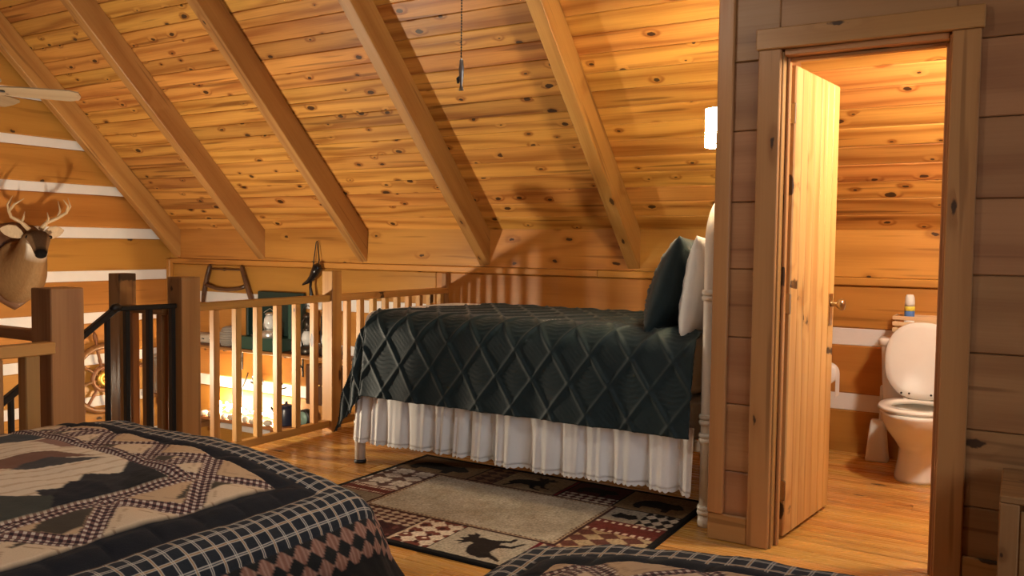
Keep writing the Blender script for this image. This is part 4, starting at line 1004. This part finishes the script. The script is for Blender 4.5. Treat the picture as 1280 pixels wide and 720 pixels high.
for k in range(3): tube('bark_scar', [(-6.74+k*.1, 5.377, .325+.01*(k % 2)), (-6.71+k*.1, 5.3755, .33)], .005, BLACKP, bk, 6)
bs = empty('woven_basket', (-6.32, 5.42, .284), 'round grey woven basket on the wall shelf beside the birch log', 'basket')
BASK = base_mat('grey_wicker', (.34, .30, .26), .7, bump=(70, 1))
rings_ = 0
for k in range(7): tube('coil', [Vector((-6.32+(.055+.03*math.sin((k+.6)/7*3.14))*math.cos(a*.3927), 5.42+(.055+.03*math.sin((k+.6)/7*3.14))*math.sin(a*.3927), .297+k*.0215)) for a in range(16)], .0125, BASK, bs, 6, True)
lathe('lid', [(.001, .03), (.03, .028), (.06, .012), (.065, 0), (.001, 0)], BASK, bs, (-6.32, 5.42, .438), 20)
# bucksaw
saw = empty('bucksaw', (-6.45, 5.51, .70), 'antique wooden bucksaw frame hung on the log wall above the balustrade', 'saw')
def taper(name, pts, w0, mat, parent): return tube(name, pts, w0, mat, parent, 8)
taper('upright', [(-6.80, 5.515, .62), (-6.775, 5.515, .78), (-6.725, 5.515, .93), (-6.695, 5.515, 1.01), (-6.69, 5.515, 1.03)], [.016, .022, .024, .02, .010], DARKW, saw)
taper('upright', [(-6.09, 5.515, .62), (-6.14, 5.515, .74), (-6.20, 5.515, .88), (-6.25, 5.515, 1.0), (-6.258, 5.515, 1.03)], [.016, .022, .024, .02, .010], DARKW, saw)
taper('crossbar', [(-6.75, 5.515, .835), (-6.60, 5.515, .80), (-6.45, 5.515, .795), (-6.30, 5.515, .81), (-6.20, 5.515, .84)], [.022, .018, .017, .018, .022], DARKW, saw)
taper('tension_rod', [(-6.70, 5.515, .985), (-6.52, 5.515, .985), (-6.49, 5.515, .985), (-6.46, 5.515, .985), (-6.25, 5.515, .985)], [.007, .007, .017, .007, .007], DARKW, saw)
taper('blade', [(-6.79, 5.515, .65), (-6.45, 5.515, .65), (-6.11, 5.515, .65)], .008, IRON, saw)
# powder horn
ph_ = empty('powder_horn', (-5.31, 5.5, .8), 'glossy black powder horn hanging on a cord from the knee wall', 'horn')
HB = base_mat('black_horn', (.012, .010, .010), .18)
tube('horn', [(-5.255, 5.49, 1.065), (-5.265, 5.48, 1.04), (-5.295, 5.475, .985), (-5.325, 5.475, .945), (-5.37, 5.475, .91), (-5.43, 5.48, .885), (-5.45, 5.485, .875)], [.018, .042, .038, .03, .020, .011, .005], HB, ph_, 14)
tube('spout_tassel', [(-5.335, 5.475, .935), (-5.345, 5.475, .86), (-5.33, 5.475, .79), (-5.325, 5.475, .76)], [.012, .012, .018, .010], HB, ph_, 10)
tube('cord', [(-5.38, 5.49, .905), (-5.365, 5.52, 1.0), (-5.325, 5.525, 1.25), (-5.315, 5.525, 1.262), (-5.305, 5.525, 1.25), (-5.28, 5.515, 1.10), (-5.268, 5.49, 1.05)], .005, BLACKP, ph_, 6)
# lower shelf and what stands on it
ls = empty('lower_shelf', (-5.6, 5.43, -.38), 'lower wooden shelf lit from below the balustrade, holding pot and jar', 'shelf')
box('shelf_board', -6.70, -4.60, 5.25, 5.548, -.395, -.368, SHELFW, ls)
for bx_ in (-6.6, -5.65, -4.8): box('shelf_bracket', bx_-.012, bx_+.012, 5.30, 5.548, -.50, -.396, SHELFW, ls)
pot = empty('coffee_pot', (-5.58, 5.42, -.367), 'dark blue enamel coffee pot on the lower shelf', 'pot')
NAVY = base_mat('navy_enamel', (.018, .024, .05), .3)
lathe('body', [(.001, 0), (.088, 0), (.09, .01), (.075, .14), (.068, .16), (.001, .16)], NAVY, pot, (-5.58, 5.42, -.367), 24)
lathe('lid', [(.069, .161), (.05, .178), (.012, .186), (.014, .205), (.001, .208)], NAVY, pot, (-5.58, 5.42, -.367), 24)
tube('spout', [(-5.65, 5.39, -.30), (-5.69, 5.37, -.25), (-5.71, 5.36, -.215)], [.02, .014, .010], NAVY, pot, 10)
tube('pot_handle', [(-5.505, 5.43, -.24), (-5.46, 5.44, -.25), (-5.455, 5.44, -.31), (-5.50, 5.43, -.34)], .008, NAVY, pot, 8)
jar = empty('teal_clock', (-5.35, 5.42, -.367), 'round pale teal alarm clock on the lower shelf right of the coffee pot', 'clock')
TEAL = base_mat('pale_teal', (.22, .36, .30), .4)
lathe('case', [(.001, -.03), (.07, -.03), (.075, -.02), (.075, .03), (.06, .035), (.001, .035)], BLACKP, jar, (-5.35, 5.42, -.28), 24, axis='Y')
lathe('dial', [(.001, -.004), (.058, -.004), (.058, .0), (.001, .0)], TEAL, jar, (-5.35, 5.386, -.28), 24, axis='Y')
for dx in (-.04, .04): tube('clock_foot', [(-5.35+dx, 5.42, -.366), (-5.35+dx*.8, 5.42, -.33)], .010, BLACKP, jar, 8)
db = empty('dark_plaque', (-5.22, 5.53, .06), 'dark wooden cabinet with carved front on the log wall under the shelf', 'cabinet')
box('body', -5.36, -4.95, 5.43, 5.548, -.16, .19, DARKW, db, .008)
box('cabinet_door', -5.345, -5.16, 5.418, 5.429, -.145, .175, DARKW, db, .006); box('cabinet_door', -5.15, -4.965, 5.418, 5.429, -.145, .175, DARKW, db, .006)
for kx_ in (-5.175, -5.135): lathe('door_knob', [(.001, -.014), (.009, -.012), (.006, 0), (.001, 0)], BRASS, db, (kx_, 5.418, .02), 10, axis='Y')
ld = empty('hanging_skimmer', (-6.25, 5.5, -.1), 'round metal skimmer hanging on the log wall over the glowing lights', 'utensil')
lathe('bowl', [(.001, .012), (.04, .008), (.055, -.004), (.05, -.008), (.001, 0)], SILV, ld, (-6.275, 5.50, -.15), 20, axis='Y')
tube('utensil_handle', [(-6.24, 5.51, -.11), (-6.20, 5.52, -.02), (-6.19, 5.53, .03)], .006, IRON, ld, 8)
hk = empty('trivet_fan', (-6.06, 5.52, -.02), 'small grey fan shaped trivet hanging beside the skimmer', 'trivet')
for k in range(7):
    a = math.radians(-75+k*25); tube('rib', [(-6.06, 5.525, -.10), (-6.06+.085*math.sin(a), 5.52, -.10+.12*math.cos(a)*.9+.02)], [.006, .010], SILV, hk, 8)
tube('trivet_rim', [(-6.06+.085*math.sin(math.radians(-75+k*12.5)), 5.52, -.08+.108*math.cos(math.radians(-75+k*12.5))) for k in range(13)], .008, SILV, hk, 8)
for i, (hx, lab) in enumerate(((-5.72, 'black iron hook curving from the chinking, left of the pair'), (-5.56, 'black iron hook curving from the chinking, right of the pair'))):
    h_ = empty('iron_hook', (hx, 5.54, -.06), lab, 'hook', 'iron hooks under the shelf')
    tube('hook_bar', [(hx-.06, 5.54, -.04), (hx-.04, 5.51, -.065), (hx, 5.50, -.075), (hx+.045, 5.51, -.06)], .007, IRON, h_, 8)
    lathe('hook_plate', [(.001, 0), (.016, 0), (.016, -.006), (.001, -.008)], IRON, h_, (hx-.06, 5.5545, -.04), 12, axis='Y')
# bundle of string lights on the lower shelf: the glow behind the spindles
sl = empty('string_lights', (-6.1, 5.4, -.36), 'tangle of glowing string lights on the lower shelf behind the spindles', 'string lights')
FAIRY = base_mat('fairy_bulb', (1, .9, .7), .4, emit=(1, .80, .50), estr=MANTEL_W)
WIREM = base_mat('wire_white', (.6, .55, .45), .5)
r5 = random.Random(11); wp = []
bulb = loft_mesh('bulb', [[Vector((r*math.cos(k*.7854), r*math.sin(k*.7854), h)) for k in range(8)] for r, h in ((.002, -.02), (.013, -.01), (.016, .004), (.010, .018), (.002, .024))], FAIRY)
for i in range(34):
    p = Vector((-6.52+.80*i/33+r5.uniform(-.03, .03), 5.40+r5.uniform(-.05, .06), -.335+r5.uniform(-.01, .075)-(.0 if i % 5 else .06)*0)); wp.append(p)
    new_obj('bulb', bulb, None, sl, Matrix.Translation(p+Vector((0, 0, .015))) @ Matrix.Rotation(r5.uniform(0, 6), 4, 'X'))
tube('wire', wp, .004, WIREM, sl, 6)
# pale stones under the lights
for i in range(11):
    x = -6.60+i*.093; o = empty('river_stone', (x, 5.285, -.367), 'pale rounded stone in the row along the lower shelf edge', 'stone', 'pale stones on the lower shelf')
    if i == 0: smesh = loft_mesh('stone_body', [ell_ring(0, 0, h, a, a*.75, 14, 2.3) for a, h in ((.02, 0), (.04, .008), (.046, .026), (.036, .046), (.012, .055))], BIRCH)
    o.location = (0, 0, 0); bpy.data.objects.remove(o)
    o = new_obj('river_stone', smesh, None, None, Matrix.Translation((x, 5.285, -.3675)) @ Matrix.Rotation(i*1.3, 4, 'Z') @ Matrix.Diagonal((.9, .85, .8+.06*(i % 4), 1)))
    tag(o, 'pale rounded stone in the row along the lower shelf edge', 'stone', 'pale stones on the lower shelf')

# ================================================================== CHEST at the right edge
cb = empty('blanket_chest', (.4, 3.3, 0), 'plain wooden chest standing against the wall right of the bathroom door', 'chest')
CHW = wood('chest_wood', (.30, .165, .062), (.20, .10, .033), rough=.5, knots=.5, ring=45)
box('front_panel', .012, .80, 3.10, 3.12, .06, .43, CHW, cb, axis=0)
box('corner_stile', -.045, .011, 3.092, 3.125, 0, .452, CHW, cb); box('corner_stile', .801, .857, 3.092, 3.125, 0, .452, CHW, cb)
box('side_panel', -.045, -.025, 3.126, 3.50, .0, .452, CHW, cb, axis=1); box('side_panel', .837, .857, 3.126, 3.50, .0, .452, CHW, cb, axis=1)
box('lid', -.045, .857, 3.092, 3.51, .453, .475, CHW, cb, axis=0)

# ================================================================== UNSEEN NIGHTSTAND AND FILL LAMP, added to brighten the quilts
ns = empty('nightstand', (-1.22, -.78, 0), 'unseen small wooden nightstand added to carry the fill lamp between the patchwork beds', 'nightstand')
box('top', -1.45, -.99, -1.0, -.56, .60, .625, CHW, ns, axis=0); box('body', -1.42, -1.02, -.97, -.59, .15, .599, CHW, ns)
box('drawer', -1.40, -1.04, -.589, -.575, .40, .58, CHW, ns, axis=0)
for lx in (-1.40, -1.04):
    for ly in (-.95, -.61): box('leg', lx-.02, lx+.02, ly-.02, ly+.02, 0, .149, CHW, ns)
tl = empty('fill_lamp', (-1.22, -.78, .626), 'unseen shaded fill lamp added on the nightstand to brighten the patchwork quilts', 'lamp')
LSH = base_mat('fill_shade_linen', (1, .95, .85), .7, emit=(1, .90, .76), estr=FILL_LAMP_W)
lathe('base', [(.001, 0), (.08, 0), (.085, .02), (.05, .05), (.07, .14), (.06, .24), (.02, .30), (.012, .38), (.001, .38)], WHITE_METAL, tl, (-1.22, -.78, .626), 24)
lathe('fill_lamp_shade', [(.15, 0), (.152, 0), (.112, .22), (.11, .22), (.15, 0)], LSH, tl, (-1.22, -.78, .97), 28)
